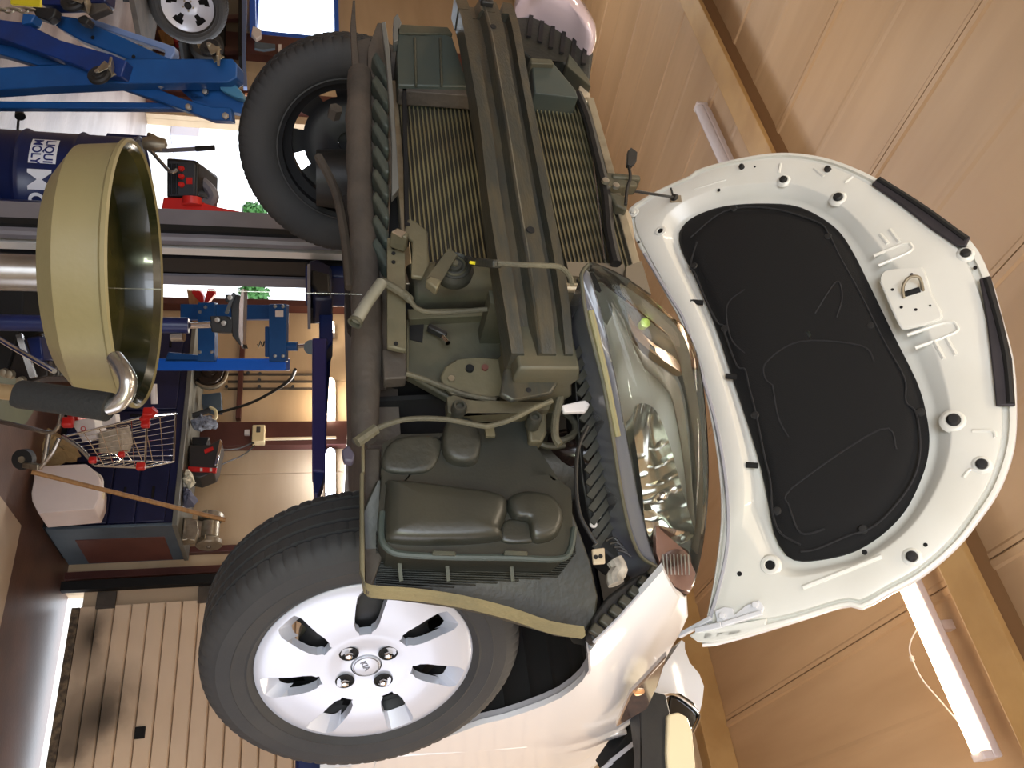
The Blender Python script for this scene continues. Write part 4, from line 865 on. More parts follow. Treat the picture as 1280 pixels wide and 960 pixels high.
# hinge on the near side, fixing plate and prop on the far side
bm = nb(); prism(bm, hps([(895,765),(906,760),(918,762),(920,770),(934,758),(950,752),(957,760),(955,768),(930,776),(915,780),(898,780)], .01), HN*.006); hg = obj('hinge', bm, m_white, bonnet, bevel=.002)
bm = nb(); a = hp(955,767,.016); bar(bm, hp(955,768,.02), hp(905,783,.02), .012, .012); bar(bm, hp(905,783,.02), hp(870,788,.0), .014, .014); bar(bm, hp(890,774,.01), hp(846,793,-.02), .012, .012); obj('hinge_arm', bm, m_white, hg, bevel=.002)
for x, y in ((946,758),(905,772)): bm = nb(); lathe(bm, [(0,.008),(.008,.007),(.009,0)], hp(x,y,.016), HN, 6); obj('bolt', bm, m_white, hg)
bm = nb(); prism(bm, hps([(862,795),(880,783),(920,780),(960,773),(958,782),(930,795),(884,804),(873,803)], -.002), HN*.008); obj('edge_flange', bm, m_inner, bonnet, bevel=.003)
bm = nb(); tube(bm, [K(788,238,Y=-.3), hp(843,250,.015)], .0045, 8); obj('prop_rod', bm, m_black, car)
bm = nb(); lathe(bm, [(0,.014),(.008,.012),(.013,.004),(.016,0)], hp(844,249,.006), HN, 14); tube(bm, [hp(843,249,.012), hp(841,240,.022)], .003, 6); obj('prop_socket', bm, m_black, bonnet)
bm = nb(); prism(bm, hps([(838,247),(852,246),(853,254),(839,255)], .006), HN*.003); obj('socket_plate', bm, m_tie, bonnet)
bm = nb(); lathe(bm, [(0,.012),(.008,.010),(.009,0)], hp(793,267,.006), HN, 6); lathe(bm, [(0,.002),(.016,.002),(.018,0)], hp(793,267,.006), HN, 16); obj('hinge_bolt', bm, m_inner, bonnet)
# raised grey band imitating the shadow line in the rear flange gap
bm = nb(); L = [(806,318),(826,352),(842,378),(856,402),(875,460),(893,520),(905,580),(911,640),(909,690),(898,740),(888,772)]
tube(bm, hps(L, .004), .006, 6, sm=4); obj('flange_gap_shade', bm, m_lgrey, bonnet)
# ---------------- ceiling lamps ----------------
def tube_lamp(name, x0, x1, y, z, lit, label):
    t = thing(name, label, 'lamp', ((x0+x1)/2, y, z))
    m = mat('white_lamp_housing', (225,215,215), .4)
    t.rotation_euler = (0,0,math.radians(-3.6))
    obj('lamp_housing', box2(nb(), (x0,y-.035,z), (x1,y+.035,z+.04)), m, t, bevel=.006)
    bm = nb(); lathe(bm, [(0,0),(.034,0),(.034,x1-x0-.06),(0,x1-x0-.06)], (x0+.03,y,z-.02), (1,0,0), 12)
    obj('lamp_tube', bm, mat('lit_tube', (255,238,214), .4, emit=(255,226,190), estr=9) if lit else mat('unlit_tube', (225,220,226), .25), t)
    for x in (x0, x1-.03): obj('end_cap', box2(nb(), (x,y-.035,z-.045), (x+.03,y+.035,z+.001)), m, t, bevel=.004)
    bm = nb(); box2(bm, ((x0+x1)/2-.02,y-.02,z+.04), ((x0+x1)/2+.02,y+.02,cz(y)-.0)); obj('hanger', bm, m, t)
    return t
a = K(1140,735,Z=4.14); b = K(1235,950,Z=4.14)
tube_lamp('tube_lamp', a.x-.35, b.x, (a.y+b.y)/2+.02, 4.15, True, 'lit fluorescent tube lamp glowing under the ceiling beside the raised bonnet')
L = area('tube_lamp_light', ((a.x+b.x)/2-.15, a.y, 4.08), ((a.x+b.x)/2-.15, a.y, 0), 1.1, .06, 26, (1,.88,.7))
bm = nb(); tube(bm, kp([(1146,787),(1139,800),(1137,812),(1140,823),(1152,848),(1172,872),(1184,886),(1200,905)], Z=4.15), .0035, 6, sm=4); box(bm, K(1140,823,Z=4.15), (.02,.012,.012))
tag(obj('lamp_cable', bm, m_wht), 'thin white cable hanging beside the lit ceiling tube', 'cable')
a = K(873,131,Z=4.22); b = K(908,205,Z=4.22)
tube_lamp('tube_lamp', a.x, b.x+.3, (a.y+b.y)/2, 4.24, False, 'unlit white tube lamp below the tan girder left of the bonnet')
# lamps glowing under the car, fixed to the back wall rail
m_glow = mat('glowing_lamp', (255,240,215), .4, emit=(255,234,205), estr=30)
m_glow2 = mat('glowing_cool_lamp', (240,245,255), .4, emit=(225,235,255), estr=34)
for x0, x1, mm, lab in ((472,521,m_glow,'warm glowing wall lamp below the car, middle of three'),(560,622,m_glow2,'cool white glowing wall lamp just left of the near tyre'),(402,410,m_glow,'small glowing wall lamp beside the grey lift post')):
    p = K(413,x0,Y=YB-.12); q = K(413,x1,Y=YB-.12); t = thing('wall_lamp', lab, 'lamp', ((p.x+q.x)/2,YB-.1,p.z-.04))
    bm = nb(); r = .036 if x1-x0 > 20 else .03; h = (q-p).length
    lathe(bm, [(0,0),(r*.5,.01),(r,.05),(r,h-.05),(r*.5,h-.01),(0,h)] if h > .12 else [(0,0),(r,.012),(r,h),(0,h+.01)], p, q-p, 16); obj('lamp_tube', bm, mm, t)
    obj('lamp_backplate', box2(nb(), (p.x-.02,YB-.07,p.z-.04), (q.x+.02,YB,p.z+.04)), m_lgrey, t, bevel=.005)
    l = area('wall_lamp_light', (p.lerp(q,.5)+V((0,-.06,0))), (p.x,0,1.2), h, .06, 3+h*14, (1,.92,.8))
# socket box and conduit on the brown post
p = K(322,543,Y=YB-.1); t = thing('socket_box', 'cream twin socket box on the brown wall post above the bench', 'socket', (p.x,YB-.08,p.z-.06))
a = K(316,534,Y=YB-.11); b = K(331,555,Y=YB-.11); obj('box', box2(nb(), (a.x,YB-.15,a.z), (b.x,YB-.08,b.z)), mat('cream_plastic', (226,206,160), .4), t, bevel=.008)
c = K(323,537,Y=YB-.15); obj('vent', box(nb(), c, (.05,.01,.03)), m_brownd, t, bevel=.003)
for yy in (548,553): obj('cable_gland', cyl(nb(), K(318,yy,Y=YB-.13), K(314,yy,Y=YB-.13), .012, 10), m_black, t)
bm = nb(); tube(bm, [K(331,549,Y=YB-.1), K(420,547,Y=YB-.1)], .012, 8); tag(obj('conduit', bm, mat('cream_conduit', (236,214,176), .4)), 'pale conduit running up from the socket box', 'pipe')
p = K(309,541,Y=YB-.09); tag(obj('switch_box', box(nb(), p, (.045,.03,.04)), m_wht, bevel=.004), 'small pale switch just below the cream socket box', 'switch')
for pts, lab in (([(316,553),(300,560),(285,562),(276,562)],'upper black lead looping from the socket box to the bench'),([(318,557),(305,568),(285,577),(272,583)],'lower black lead running from the socket box behind the tool case'),([(369,462),(362,475),(340,490),(310,505),(272,516)],'black hose drooping from the blue press to the bench top')):
    n3 = len(pts)-1; Ya_, Yb_ = (YB-.12, 3.72) if 'hose' not in lab else (K(370,460,D=5.02).y, 3.78)
    bm = nb(); tube(bm, [K(x,y,Y=Ya_+(Yb_-Ya_)*i/n3) for i, (x,y) in enumerate(pts)], .006 if 'hose' not in lab else .011, 6, sm=5); tag(obj('cable', bm, m_cord), lab, 'cable')
# ---------------- lift ----------------
c = K(300,302,D=3.2); xl = K(300,265,Y=c.y).x; yb_ = K(300,358,X=c.x).y
lift = thing('car_lift', 'grey two-post car lift with a navy swing arm reaching under the car', 'lift', ((xl+c.x)/2,(c.y+yb_)/2,0))
H_ = 2.5
y1 = K(300,309,X=c.x).y; y2 = K(300,347,X=c.x).y
bm = nb(); sec = [(xl,c.y),(c.x-.01,c.y),(c.x,c.y+.01),(c.x,y1),(c.x-.012,y1),(c.x-.012,c.y+.012),(xl+.012,c.y+.012),(xl+.012,yb_-.012),(c.x-.012,yb_-.012),(c.x-.012,y2),(c.x,y2),(c.x,yb_),(xl,yb_)]
prism(bm, [(x,y,0) for x, y in sec], (0,0,H_)); obj('column', bm, m_grey, lift, smooth=False)
bm = nb(); box2(bm, (c.x-.06,y1-.05,0), (c.x-.03,y2+.05,H_)); obj('column_inside', bm, m_dark, lift)
ya = K(300,315,X=c.x).y; yb2 = K(300,323,X=c.x).y
obj('slide_rail', box2(nb(), (c.x-.035,ya,0), (c.x-.008,yb2,H_-.05)), mat('polished_rail', (215,212,208), .45, metal=.3), lift)
yc = K(300,327,X=c.x).y; obj('slide_strip', box2(nb(), (c.x-.03,yc,0), (c.x-.006,K(300,344,X=c.x).y,H_-.05)), mat('black_slide', (26,26,28), .4), lift)
obj('base_plate', box2(nb(), (xl-.1,c.y-.12,0), (c.x+.12,yb_+.12,.02)), m_grey, lift, bevel=.004)
zc = K(388,340,X=c.x).z
obj('carriage', box2(nb(), (c.x-.03,K(300,330,X=c.x).y,zc-.02), (c.x+.05,y2+.12,zc+.4)), m_navy, lift, bevel=.01)
Ya = 1.0
bm = nb(); prism(bm, kp([(386,326),(394,323),(414,333),(416,350),(416,374),(392,374),(386,352)], Y=Ya-.1), (0,.16,0)); hd = obj('arm_pivot', bm, mat('black_navy_steel', (28,30,52), .4), lift, bevel=.01)
bm = nb(); prism(bm, kp([(389,336),(412,342),(413,366),(398,366),(389,354)], Y=Ya-.12), (0,.03,0)); obj('pivot_block', bm, m_black, lift, bevel=.008)
bm = nb(); prism(bm, kp([(385,371),(416,371),(416,386),(385,386)], Y=Ya-.02), (0,.1,0)); obj('lock_gear', bm, m_black, lift, bevel=.005)
bm = nb(); prism(bm, kp([(399,384),(416,384),(416,428),(409,436),(408,545),(399,545)], Y=Ya), (0,.10,0)); arm = obj('arm', bm, m_navy, lift, bevel=.006)
bm = nb(); prism(bm, kp([(390,422),(409,422),(407,590),(390,588)], Y=Ya-.06), (0,.10,0)); obj('arm_sleeve', bm, mat('violet_navy_paint', (44,42,92), .35), lift, bevel=.006)
bm = nb(); prism(bm, kp([(391,586),(406,586),(404,600),(397,618),(392,616)], Y=Ya-.05), (0,.08,0)); obj('arm_tip', bm, m_navy, lift, bevel=.004)
bm = nb(); prism(bm, kp([(384,330),(388,330),(388,372),(384,372)], Y=Ya-.14), (0,.2,0)); obj('pad_plate', bm, m_grey, lift)
# second arm end visible under the near sill
bm = nb(); prism(bm, kp([(369,946),(415,944),(440,943),(440,1000),(369,1000)], Y=.95), (0,.12,0)); ln2 = obj('arm', bm, m_navy, lift, bevel=.01)
bm = nb(); prism(bm, kp([(405,944),(440,944),(440,1000),(405,1000)], Y=.93), (0,.1,0)); obj('lift_pad', bm, m_black, lift, bevel=.01)
# ---------------- oil drainer ----------------
oc = K(172,345,D=1.28); R = 163/F*1.28
od = thing('oil_drainer', 'round olive oil-drain bowl on a stand catching fluid under the car', 'oil drainer', (oc.x,oc.y,0))
bm = nb(); w = .068
lathe(bm, [(R-.004,0),(R,.003),(R+.003,0),(R+.002,-.006),(R-.004,-.01),(R-.010,-w),(R-.045,-w-.028),(.05,-w-.045),(.0,-w-.045)], oc, (0,0,1), 96); bowl = obj('bowl', bm, m_olive, od, ang=25)
bm = nb(); lathe(bm, [(R-.004,0),(R-.012,-.012),(R-.018,-w+.01),(R-.06,-w-.015),(0,-w-.025)], oc, (0,0,1), 96); obj('bowl_inside', bm, m_oil, bowl, ang=25)
bm = nb(); lathe(bm, [(.0,-.6),(.028,-.6),(.028,-w-.05),(.05,-w-.044)], oc, (0,0,1), 20); obj('stem', bm, m_steel, od)
bm = nb(); lathe(bm, [(0,-oc.z+.12),(.16,-oc.z+.12),(.19,-oc.z+.2),(.19,-.62),(.15,-.57),(0,-.57)], oc, (0,0,1), 40); obj('tank', bm, m_navy, od)
for a in range(3):
    t = a*2.09+.5; p = oc+V((.26*math.cos(t), .26*math.sin(t), -oc.z+.04)); bm = nb(); cyl(bm, p+V((0,-.012,0)), p+V((0,.012,0)), .04, 16); obj('caster', bm, m_rub, od)
    bm = nb(); bar(bm, oc+V((0,0,-oc.z+.13)), p+V((0,0,.05)), .04, .03); obj('leg', bm, m_navy, od)
dh = 1.02
bm = nb(); tube(bm, [K(144,448,D=dh+.03), K(154,462,D=dh+.01), K(160,476,D=dh), K(158,492,D=dh), K(148,504,D=dh), K(134,509,D=dh)], .0105, 14, sm=6); hdl = obj('handle', bm, m_steel, od); hdl['label'] = 'bent bright steel handle'
MATS['bare_steel'].node_tree.nodes['Principled BSDF'].inputs['Roughness'].default_value = .25
bm = nb(); tube(bm, [K(136,509,D=dh), K(134,508.5,D=dh), K(80,500,D=dh+.01), K(27,493,D=dh+.02), K(25,492,D=dh+.02)], lambda t: .0185, 18); obj('foam_grip', bm, mat('black_foam', (22,22,22), .85, bump=.2, bscale=200), hdl)
bm = nb(); tube(bm, [K(27,492,D=dh+.02), K(-20,487,D=dh+.03), K(-160,470,D=dh+.1)], .0105, 12); obj('handle_lower', bm, mat('brassy_tube', (176,156,120), .35, metal=.8), hdl)
bm = nb(); tube(bm, [K(68,464,D=1.2), K(16,434,D=1.25), K(-40,400,D=1.3)], .004, 8); obj('drain_tube', bm, m_chrome, od)
bm = nb(); s0 = K(452,368,Y=-.56); tube(bm, [s0, V((s0.x,s0.y,oc.z-.11))], .0007, 6); bm2 = bm
tag(obj('coolant_trickle', bm, mat('clear_fluid', (225,230,215), .05, trans=.8), origin=(s0.x,s0.y,oc.z-.11)), 'thin clear trickle of fluid falling into the olive bowl', 'liquid')
# ---------------- blue drums ----------------
def drum(px, py, D, label, z1=.77, extra=True):
    p = K(px, py, D=D); r = .285; cx, cy = p.x, p.y
    t = thing('oil_drum', label, 'drum', (cx,cy,0), 'blue oil drums')
    prof = [(0,.0),(r-.01,0),(r+.004,.006),(r+.004,.016),(r-.004,.022)]
    for zz in (z1*.33, z1*.66): prof += [(r-.004,zz-.02),(r+.002,zz-.01),(r+.008,zz),(r+.002,zz+.01),(r-.004,zz+.02)]
    prof += [(r-.004,z1-.03),(r-.001,z1-.022),(r-.006,z1-.015),(r+.004,z1-.008),(r+.004,z1),(r-.004,z1),(r-.008,z1-.012),(0,z1-.012)]
    bm = nb(); lathe(bm, prof, (cx,cy,0), (0,0,1), 64); obj('drum_body', bm, m_navy, t, ang=50)
    bm = nb(); lathe(bm, [(0,0),(r-.012,0),(r-.012,.003),(0,.003)], (cx,cy,z1-.012), (0,0,1), 48); lid = obj('lid', bm, m_brownd, t)
    bm = nb(); lathe(bm, [(0,.02),(.03,.02),(.03,0)], (cx-.12,cy-.12,z1-.01), (0,0,1), 12); obj('bung', bm, m_black, lid)
    # printed label wrapped on the shell
    d = CAM-V((cx,cy,0)); a0 = math.atan2(d.y, d.x)
    def wrap(bm, ang, z, rr):
        for v in bm.verts:
            a = a0+ang+v.co.x/r; q = rr+v.co.z; v.co = V((cx+q*math.cos(a), cy+q*math.sin(a), z+v.co.y))
        return bm
    def plate(w, h):
        bm = nb(); n = 12; g = [[bm.verts.new((w*i/n,h*j,0)) for j in (0,1)] for i in range(n+1)]
        for i in range(n): bm.faces.new((g[i][0],g[i+1][0],g[i+1][1],g[i][1]))
        return bm
    mw = mat('label_white', (230,232,240), .5); mb = mat('label_blue', (24,40,110), .5)
    s = 1.0; zt = z1*.33+.06; A0 = -.98
    def txt(st, size): return text_bm(st, size, .0002, .0012)
    bmz = plate(.155*s, .12*s); wrap(bmz, A0, zt, r-.002); pl = obj('label_plate', bmz, mw, t, ang=60)
    b1 = txt('LIQUI', .058*s); wrap(b1, A0+.03, zt+.066*s, r+.0002); obj('lettering', b1, mb, pl, smooth=False)
    b1 = txt('MOLY', .058*s); wrap(b1, A0+.02, zt+.012*s, r+.0002); obj('lettering', b1, mb, pl, smooth=False)
    b1 = txt('Motor Oil', .15*s); wrap(b1, A0+.62, zt+.0, r-.001); obj('lettering', b1, mw, t, smooth=False)
    return t
drum(50, 236, 4.15, 'large blue oil drum with a white text label, behind the olive bowl at its left')
drum(24, 328, 3.72, 'blue oil drum partly hidden by the lift post and olive bowl')
bm = nb(); tube(bm, [K(22,163,D=3.95), K(23,150,D=3.95)], .006, 8); lathe(bm, [(0,-.02),(.02,-.015),(.024,.01),(0,.015)], K(25,144,D=3.95), (1,0,.3), 12); tag(obj('pump_lever', bm, m_black), 'small black knob on a stalk beside the blue drum', 'knob')
bm = nb(); bar(bm, K(134,174,D=4.4), K(195,178,D=4.4), .04, .05); tag(obj('steel_beam', bm, m_navy), 'short dark blue bar behind the top of the large drum', 'bar')
# ---------------- hose reel and charger behind the bowl ----------------
Dm = 4.4; p = K(232,228,D=Dm)
mc = thing('control_machine', 'black and red machine with a control panel of red knobs', 'machine', (p.x,p.y,.3))
def face(L, D, dep=.2): return prism(nb(), [K(x,y,D=D) for x, y in L], FW*dep)
obj('housing', face([(208,197),(244,200),(248,204),(247,246),(208,247)], Dm, .3), m_black, mc, bevel=.01)
obj('panel', face([(211,201),(242,203),(244,206),(243,244),(211,245)], Dm-.01, .02), mat('panel_grey', (54,56,60), .4), mc, bevel=.004)
for y in (211,221,231):
    bm = nb(); lathe(bm, [(0,.02),(.012,.018),(.016,0)], K(227,y,D=Dm-.015), -FW, 14); obj('knob', bm, m_red, mc)
obj('display', face([(233,222),(240,222),(240,230),(233,230)], Dm-.015, .01), m_red, mc)
for y in (203,): 
    for x in (213,216,219,222): obj('vent_slot', bar(nb(), K(x,205,D=Dm-.012), K(x,243,D=Dm-.012), .008, .006), m_dark, mc)
obj('red_frame', face([(204,246),(247,248),(252,253),(270,258),(284,261),(320,268),(200,266)], Dm-.02, .3), m_red, mc, bevel=.008)
bm = nb(); pts = [K(x,y,D=Dm+.1) for x, y in [(249,224),(262,236),(267,246),(262,254),(252,252)]]; tube(bm, pts, .03, 8, sm=4); obj('handle_grip', bm, m_grey, mc)
bm = nb(); cyl(bm, K(240,247,D=Dm-.05), K(240,256,D=Dm-.05), .05, 20); obj('red_cap', bm, m_red, mc)
bm = nb(); tube(bm, [K(190,190,D=4.2), K(206,208,D=4.2), K(214,215,D=4.2), K(222,212,D=4.2)], .010, 8, sm=4); tag(obj('hook_pipe', bm, m_steel), 'bent bright hook pipe in front of the control machine', 'pipe')
t = thing('lever_pump', 'grey hand-pump lever with a black grip above the blue drum', 'pump', K(186,180,D=4.25)-V((0,0,.1)))
obj('lever', tube(nb(), [K(186,188,D=4.25), K(210,188,D=4.25), K(246,186,D=4.25)], .011, 8), m_grey, t)
obj('grip', tube(nb(), [K(245,186,D=4.25), K(268,184.5,D=4.25)], .014, 10), m_black, t)
obj('pump_head', lathe(nb(), [(0,-.05),(.03,-.05),(.045,0),(.03,.06),(0,.07)], K(192,180,D=4.25), (0,0,1), 14), m_zinc, t)
obj('hose', tube(nb(), [K(185,168,D=4.25), K(194,172,D=4.25), K(201,180,D=4.25), K(202,190,D=4.25)], .012, 8, sm=4), m_zinc, t)
# ---------------- transmission jack with plate ----------------
Dj = 2.9; p = K(100,408,D=Dj)
tj = thing('transmission_jack', 'blue hydraulic jack with black saddle and tilted bright plate', 'jack', (p.x,p.y,0))
def jf(name, L, dep, m, D=Dj, bev=.004): return obj(name, prism(nb(), [K(x,y,D=D) for x, y in L], FW*dep), m, tj, bevel=bev)
b0 = K(236,407,D=Dj)
obj('cylinder', cyl(nb(), V((b0.x,b0.y,.1)), b0, .028, 20), m_navy, tj)
obj('ram', cyl(nb(), b0, K(264,406,D=Dj), .011, 14), m_chrome, tj)
obj('reservoir', cyl(nb(), K(215,420,D=Dj), K(230,420,D=Dj), .02, 14), m_steel, tj)
jf('saddle_block', [(262,395),(284,395),(291,402),(290,416),(264,415)], .08, m_black)
jf('saddle_arm', [(281,368),(297,368),(300,420),(305,436),(298,430),(290,420),(288,378),(281,377)], .05, m_black)
jf('plate', [(302,361),(305,361),(304,404),(303,436),(298,425),(299,380)], .04, m_alu, bev=.001)
obj('link', bar(nb(), K(283,392,D=Dj-.01), K(293,366,D=Dj-.01), .012, .012), m_black, tj)
for x, y in ((288,372),(272,400),(280,404)): obj('bolt', lathe(nb(), [(0,.006),(.009,.005),(.010,0)], K(x,y,D=Dj-.012), -FW, 12), m_bolt, tj)
for a in range(4):
    t = a*math.pi/2+.5; q = V((b0.x+.33*math.cos(t), b0.y+.33*math.sin(t), .10)); obj('leg', bar(nb(), (b0.x,b0.y,.14), q, .06, .05), m_navy, tj, bevel=.005)
    obj('caster', cyl(nb(), q+V((0,-.015,-.05)), q+V((0,.015,-.05)), .05, 16), m_rub, tj)
# ---------------- shop press ----------------
Dp = 5.0; p = K(300,420,D=Dp)
pr = thing('shop_press', 'bright blue hydraulic shop press with bolted frame by the wall', 'press', (p.x,p.y,0))
def pf(name, L, dep, m=m_blue, D=Dp, bev=.005): return obj(name, prism(nb(), [K(x,y,D=D) for x, y in L], FW*dep), m, pr, bevel=bev)
m_bb = mat('bright_blue_paint', (16,96,206), .35)
pf('column', [(60,448),(357,448),(357,463),(60,463)], .1, m_bb)
pf('column', [(225,380),(340,381),(340,399),(225,399)], .1)
pf('top_beam', [(336,380),(358,380),(357,452),(336,452)], .06, m_blue, Dp-.04)
pf('bed_beam', [(247,378),(268,378),(268,452),(247,452)], .06, m_blue, Dp-.04)
pf('brace', [(210,440),(250,444),(250,452),(205,452)], .05)
pf('slider', [(331,408),(336,408),(336,446),(331,446)], .05)
pf('nameplate', [(344,388),(354,388),(354,396),(344,396)], .005, m_wht, Dp-.045, .001)
for x, y in ((344,383),(354,383),(344,445),(354,445),(250,390),(257,384),(265,440),(250,440)): obj('bolt', lathe(nb(), [(0,.012),(.010,.010),(.012,0)], K(x,y,D=Dp-.04), -FW, 6), m_bolt, pr)
obj('jack_cylinder', cyl(nb(), K(357,433,D=Dp), K(372,433,D=Dp), .028, 16), m_blue, pr)
obj('jack_ram', cyl(nb(), K(372,433,D=Dp), K(384,432,D=Dp), .012, 12), m_steel, pr)
obj('gauge', cyl(nb(), K(389,434,D=Dp-.02), K(389,434,D=Dp+.03), .045, 20), m_slate, pr)
obj('spring', tube(nb(), [K(322+k*1.2,430+4*math.sin(k*1.5),D=Dp-.02) for k in range(9)], .004, 6), m_black, pr)
obj('base_foot', box2(nb(), (p.x-.22,p.y-.1,0), (p.x+.22,p.y+.22,.05)), m_blue, pr, bevel=.006)
# things around the press
bm = prism(nb(), [K(x,y,D=5.2) for x, y in [(233,361),(244,362),(253,378),(252,402),(240,402)]], FW*.1); tag(obj('plywood_offcut', bm, m_wood, bevel=.003), 'light plywood offcut leaning beside the blue press', 'board')
t = thing('clamp', 'red clamp tool hanging beside the plywood offcut', 'clamp', K(240,360,D=5.1))
obj('jaw', prism(nb(), [K(x,y,D=5.1) for x, y in [(239,361),(249,362),(254,370),(255,380),(246,374),(240,367)]], FW*.04), m_red, t, bevel=.004); obj('jaw', prism(nb(), [K(x,y,D=5.1) for x, y in [(259,361),(268,361),(268,368),(258,380),(255,378)]], FW*.04), m_red, t, bevel=.004)
# wall hooks and perforated strips right of the press
HS = {}
for px in (468,477,486):
    a = K(285,px,Y=YB-.01); b = K(396,px,Y=YB-.01); o = struct('trim_%d' % (30+px), box2(nb(), (a.x-.006,YB-.02,a.z), (a.x+.006,YB,b.z)), m_brownd, smooth=False); HS[px] = o
for x, y in ((310,466),(325,467),(367,467),(324,475),(366,475),(283,483),(324,483),(366,483)):
    obj('hook', cyl(nb(), K(x,y,Y=YB-.005), K(x,y,Y=YB-.05), .014, 10), m_black, HS[468 if y < 472 else 477 if y < 480 else 486])
# ---------------- workbench ----------------
BX1, BY0, BY1, BZ = -1.08, 3.47, 4.05, .79
wb = thing('workbench', 'long navy workbench with drawers and a slate blue end panel', 'workbench', (-1.9,3.76,0))
obj('carcass', box2(nb(), (-2.75,BY0+.02,.04), (BX1-.02,BY1,BZ-.03)), m_bench, wb, bevel=.005)
obj('worktop', box2(nb(), (-2.8,BY0-.02,BZ-.03), (BX1+.01,BY1,BZ)), mat('worn_grey_worktop', (112,112,104), .45, col2=(80,78,70), scale=8), wb, bevel=.004)
obj('end_panel', box2(nb(), (BX1-.02,BY0,.03), (BX1,BY1,BZ-.03)), m_slate, wb, bevel=.003)
obj('end_panel_inset', box2(nb(), (BX1-.001,BY0+.17,.16), (BX1+.004,BY1-.02,BZ-.10)), m_rust, wb, bevel=.002)
for i, (z0, z1) in enumerate(((.06,.20),(.21,.37),(.38,.53),(.54,.71))):
    for (xa, xb) in ((-1.52,-1.11),(-2.70,-2.32)):
        d = obj('drawer', box2(nb(), (xa,BY0-.004,z0), (xb,BY0+.02,z1)), m_bench, wb, bevel=.004)
        obj('drawer_pull', box2(nb(), ((xa+xb)/2-.04,BY0-.014,(z0+z1)/2-.008), ((xa+xb)/2+.04,BY0-.004,(z0+z1)/2+.008)), m_dark, d, bevel=.002)
for xa, xb in ((-1.93,-1.55),(-2.30,-1.95)):
    d = obj('door', box2(nb(), (xa,BY0-.004,.06), (xb,BY0+.02,.71)), m_bench, wb, bevel=.004); obj('door_handle', box2(nb(), (xa+.03,BY0-.018,.42), (xa+.045,BY0-.004,.52)), m_dark, d, bevel=.003)
obj('kick_strip', box2(nb(), (-2.75,BY0+.03,0), (BX1-.03,BY1-.05,.05)), m_dark, wb)
# things on the bench
def on(px, py, Y): p = K(px, py, Y=Y); return p
# bench grinder at the right end
p = K(262,668,Y=3.72); gr = thing('bench_grinder', 'silver bench grinder with round wheel guards at the right end of the workbench', 'grinder', (p.x,3.72,BZ))
zc = p.z-.0; a = K(262,652,Y=3.72); b = K(262,684,Y=3.72)
obj('motor', lathe(nb(), [(0,0),(.05,.0),(.062,.015),(.062,.12),(.05,.135),(0,.135)], (a.x,3.72,zc), (1,0,0), 28), mat('silver_hammer_paint', (168,160,142), .3, metal=.7, col2=(120,112,96), scale=30), gr)
for x in (a.x-.04, a.x+.145):
    g = obj('wheel_guard', lathe(nb(), [(0,0),(.078,0),(.085,.008),(.085,.035),(.078,.043),(0,.043)], (x-.01,3.72,zc), (1,0,0), 28), mat('cast_guard', (150,142,126), .4, metal=.6, col2=(110,102,90), scale=20), gr)
    obj('guard_bolt', lathe(nb(), [(0,.012),(.014,.01),(.016,0)], (x+.033,3.72,zc), (1,0,0), 8), m_steel, g)
obj('pedestal', prism(nb(), [(a.x-.02,3.67,BZ),(a.x+.15,3.67,BZ),(a.x+.12,3.69,zc-.03),(a.x+.01,3.69,zc-.03)], (0,.09,0)), m_zinc, gr, bevel=.006)
for x in (a.x-.02, a.x+.16): obj('tool_rest', bar(nb(), (x,3.66,zc-.05), (x,3.60,zc-.01), .03, .006), m_zinc, gr)
# open tool case
p = K(233,572,Y=3.7); tcs = thing('tool_case', 'black plastic tool case with a red and white stripe on the workbench', 'tool case', (p.x,3.7,BZ))
def tf(name, L, dep, m, par, Y=3.6, bev=.006): return obj(name, prism(nb(), kp(L, Y=Y), (0,dep,0)), m, par, bevel=bev)
tf('case_body', [(234,556),(262,556),(275,549),(278,553),(272,582),(268,590),(250,597),(236,594)], .16, mat('case_black', (52,50,48), .35), tcs)
tf('red_stripe', [(235,583),(271,585),(270,590),(235,589)], .02, m_red, tcs, 3.59, .001)
tf('badge', [(255,562),(266,558),(267,562),(256,567)], .01, m_red, tcs, 3.59, .001)
for x in (250,262): tf('white_patch', [(x,585),(x+3,585),(x+3,589),(x,589)], .01, m_wht, tcs, 3.585, .0005)
tf('chrome_edge', [(275,549),(278,552),(272,580),(268,582)], .02, m_chrome, tcs, 3.585, .002)
# dark flywheel assembly at the left end of the bench
p = K(262,466,Y=3.6); fw_ = thing('gearbox_housing', 'dark greasy round gearbox housing at the left end of the workbench', 'car part', (p.x,3.6,BZ))
obj('bell_housing', lathe(nb(), [(0,.05),(.05,.05),(.06,.03),(.10,.03),(.115,.0),(.12,-.05),(.09,-.08),(0,-.08)], p, (.1,-1,0), 12), mat('greasy_iron', (54,44,38), .4, metal=.4, col2=(30,26,24), scale=18, bump=.3), fw_)
obj('ring_gear', lathe(nb(), [(.112,.01),(.128,.01),(.128,-.02),(.112,-.02)], p, (.1,-1,0), 40), m_zinc, fw_)
obj('hub', lathe(nb(), [(0,.08),(.02,.08),(.022,.05)], p, (.1,-1,0), 12), m_steel, fw_)
obj('shaft', cyl(nb(), p+V((0,-.03,0)), K(262,442,Y=3.55), .012, 10), m_steel, fw_)
obj('support', prism(nb(), [(p.x-.08,3.56,BZ),(p.x+.08,3.56,BZ),(p.x+.05,3.58,p.z-.04),(p.x-.05,3.58,p.z-.04)], (0,.1,0)), m_dark, fw_)
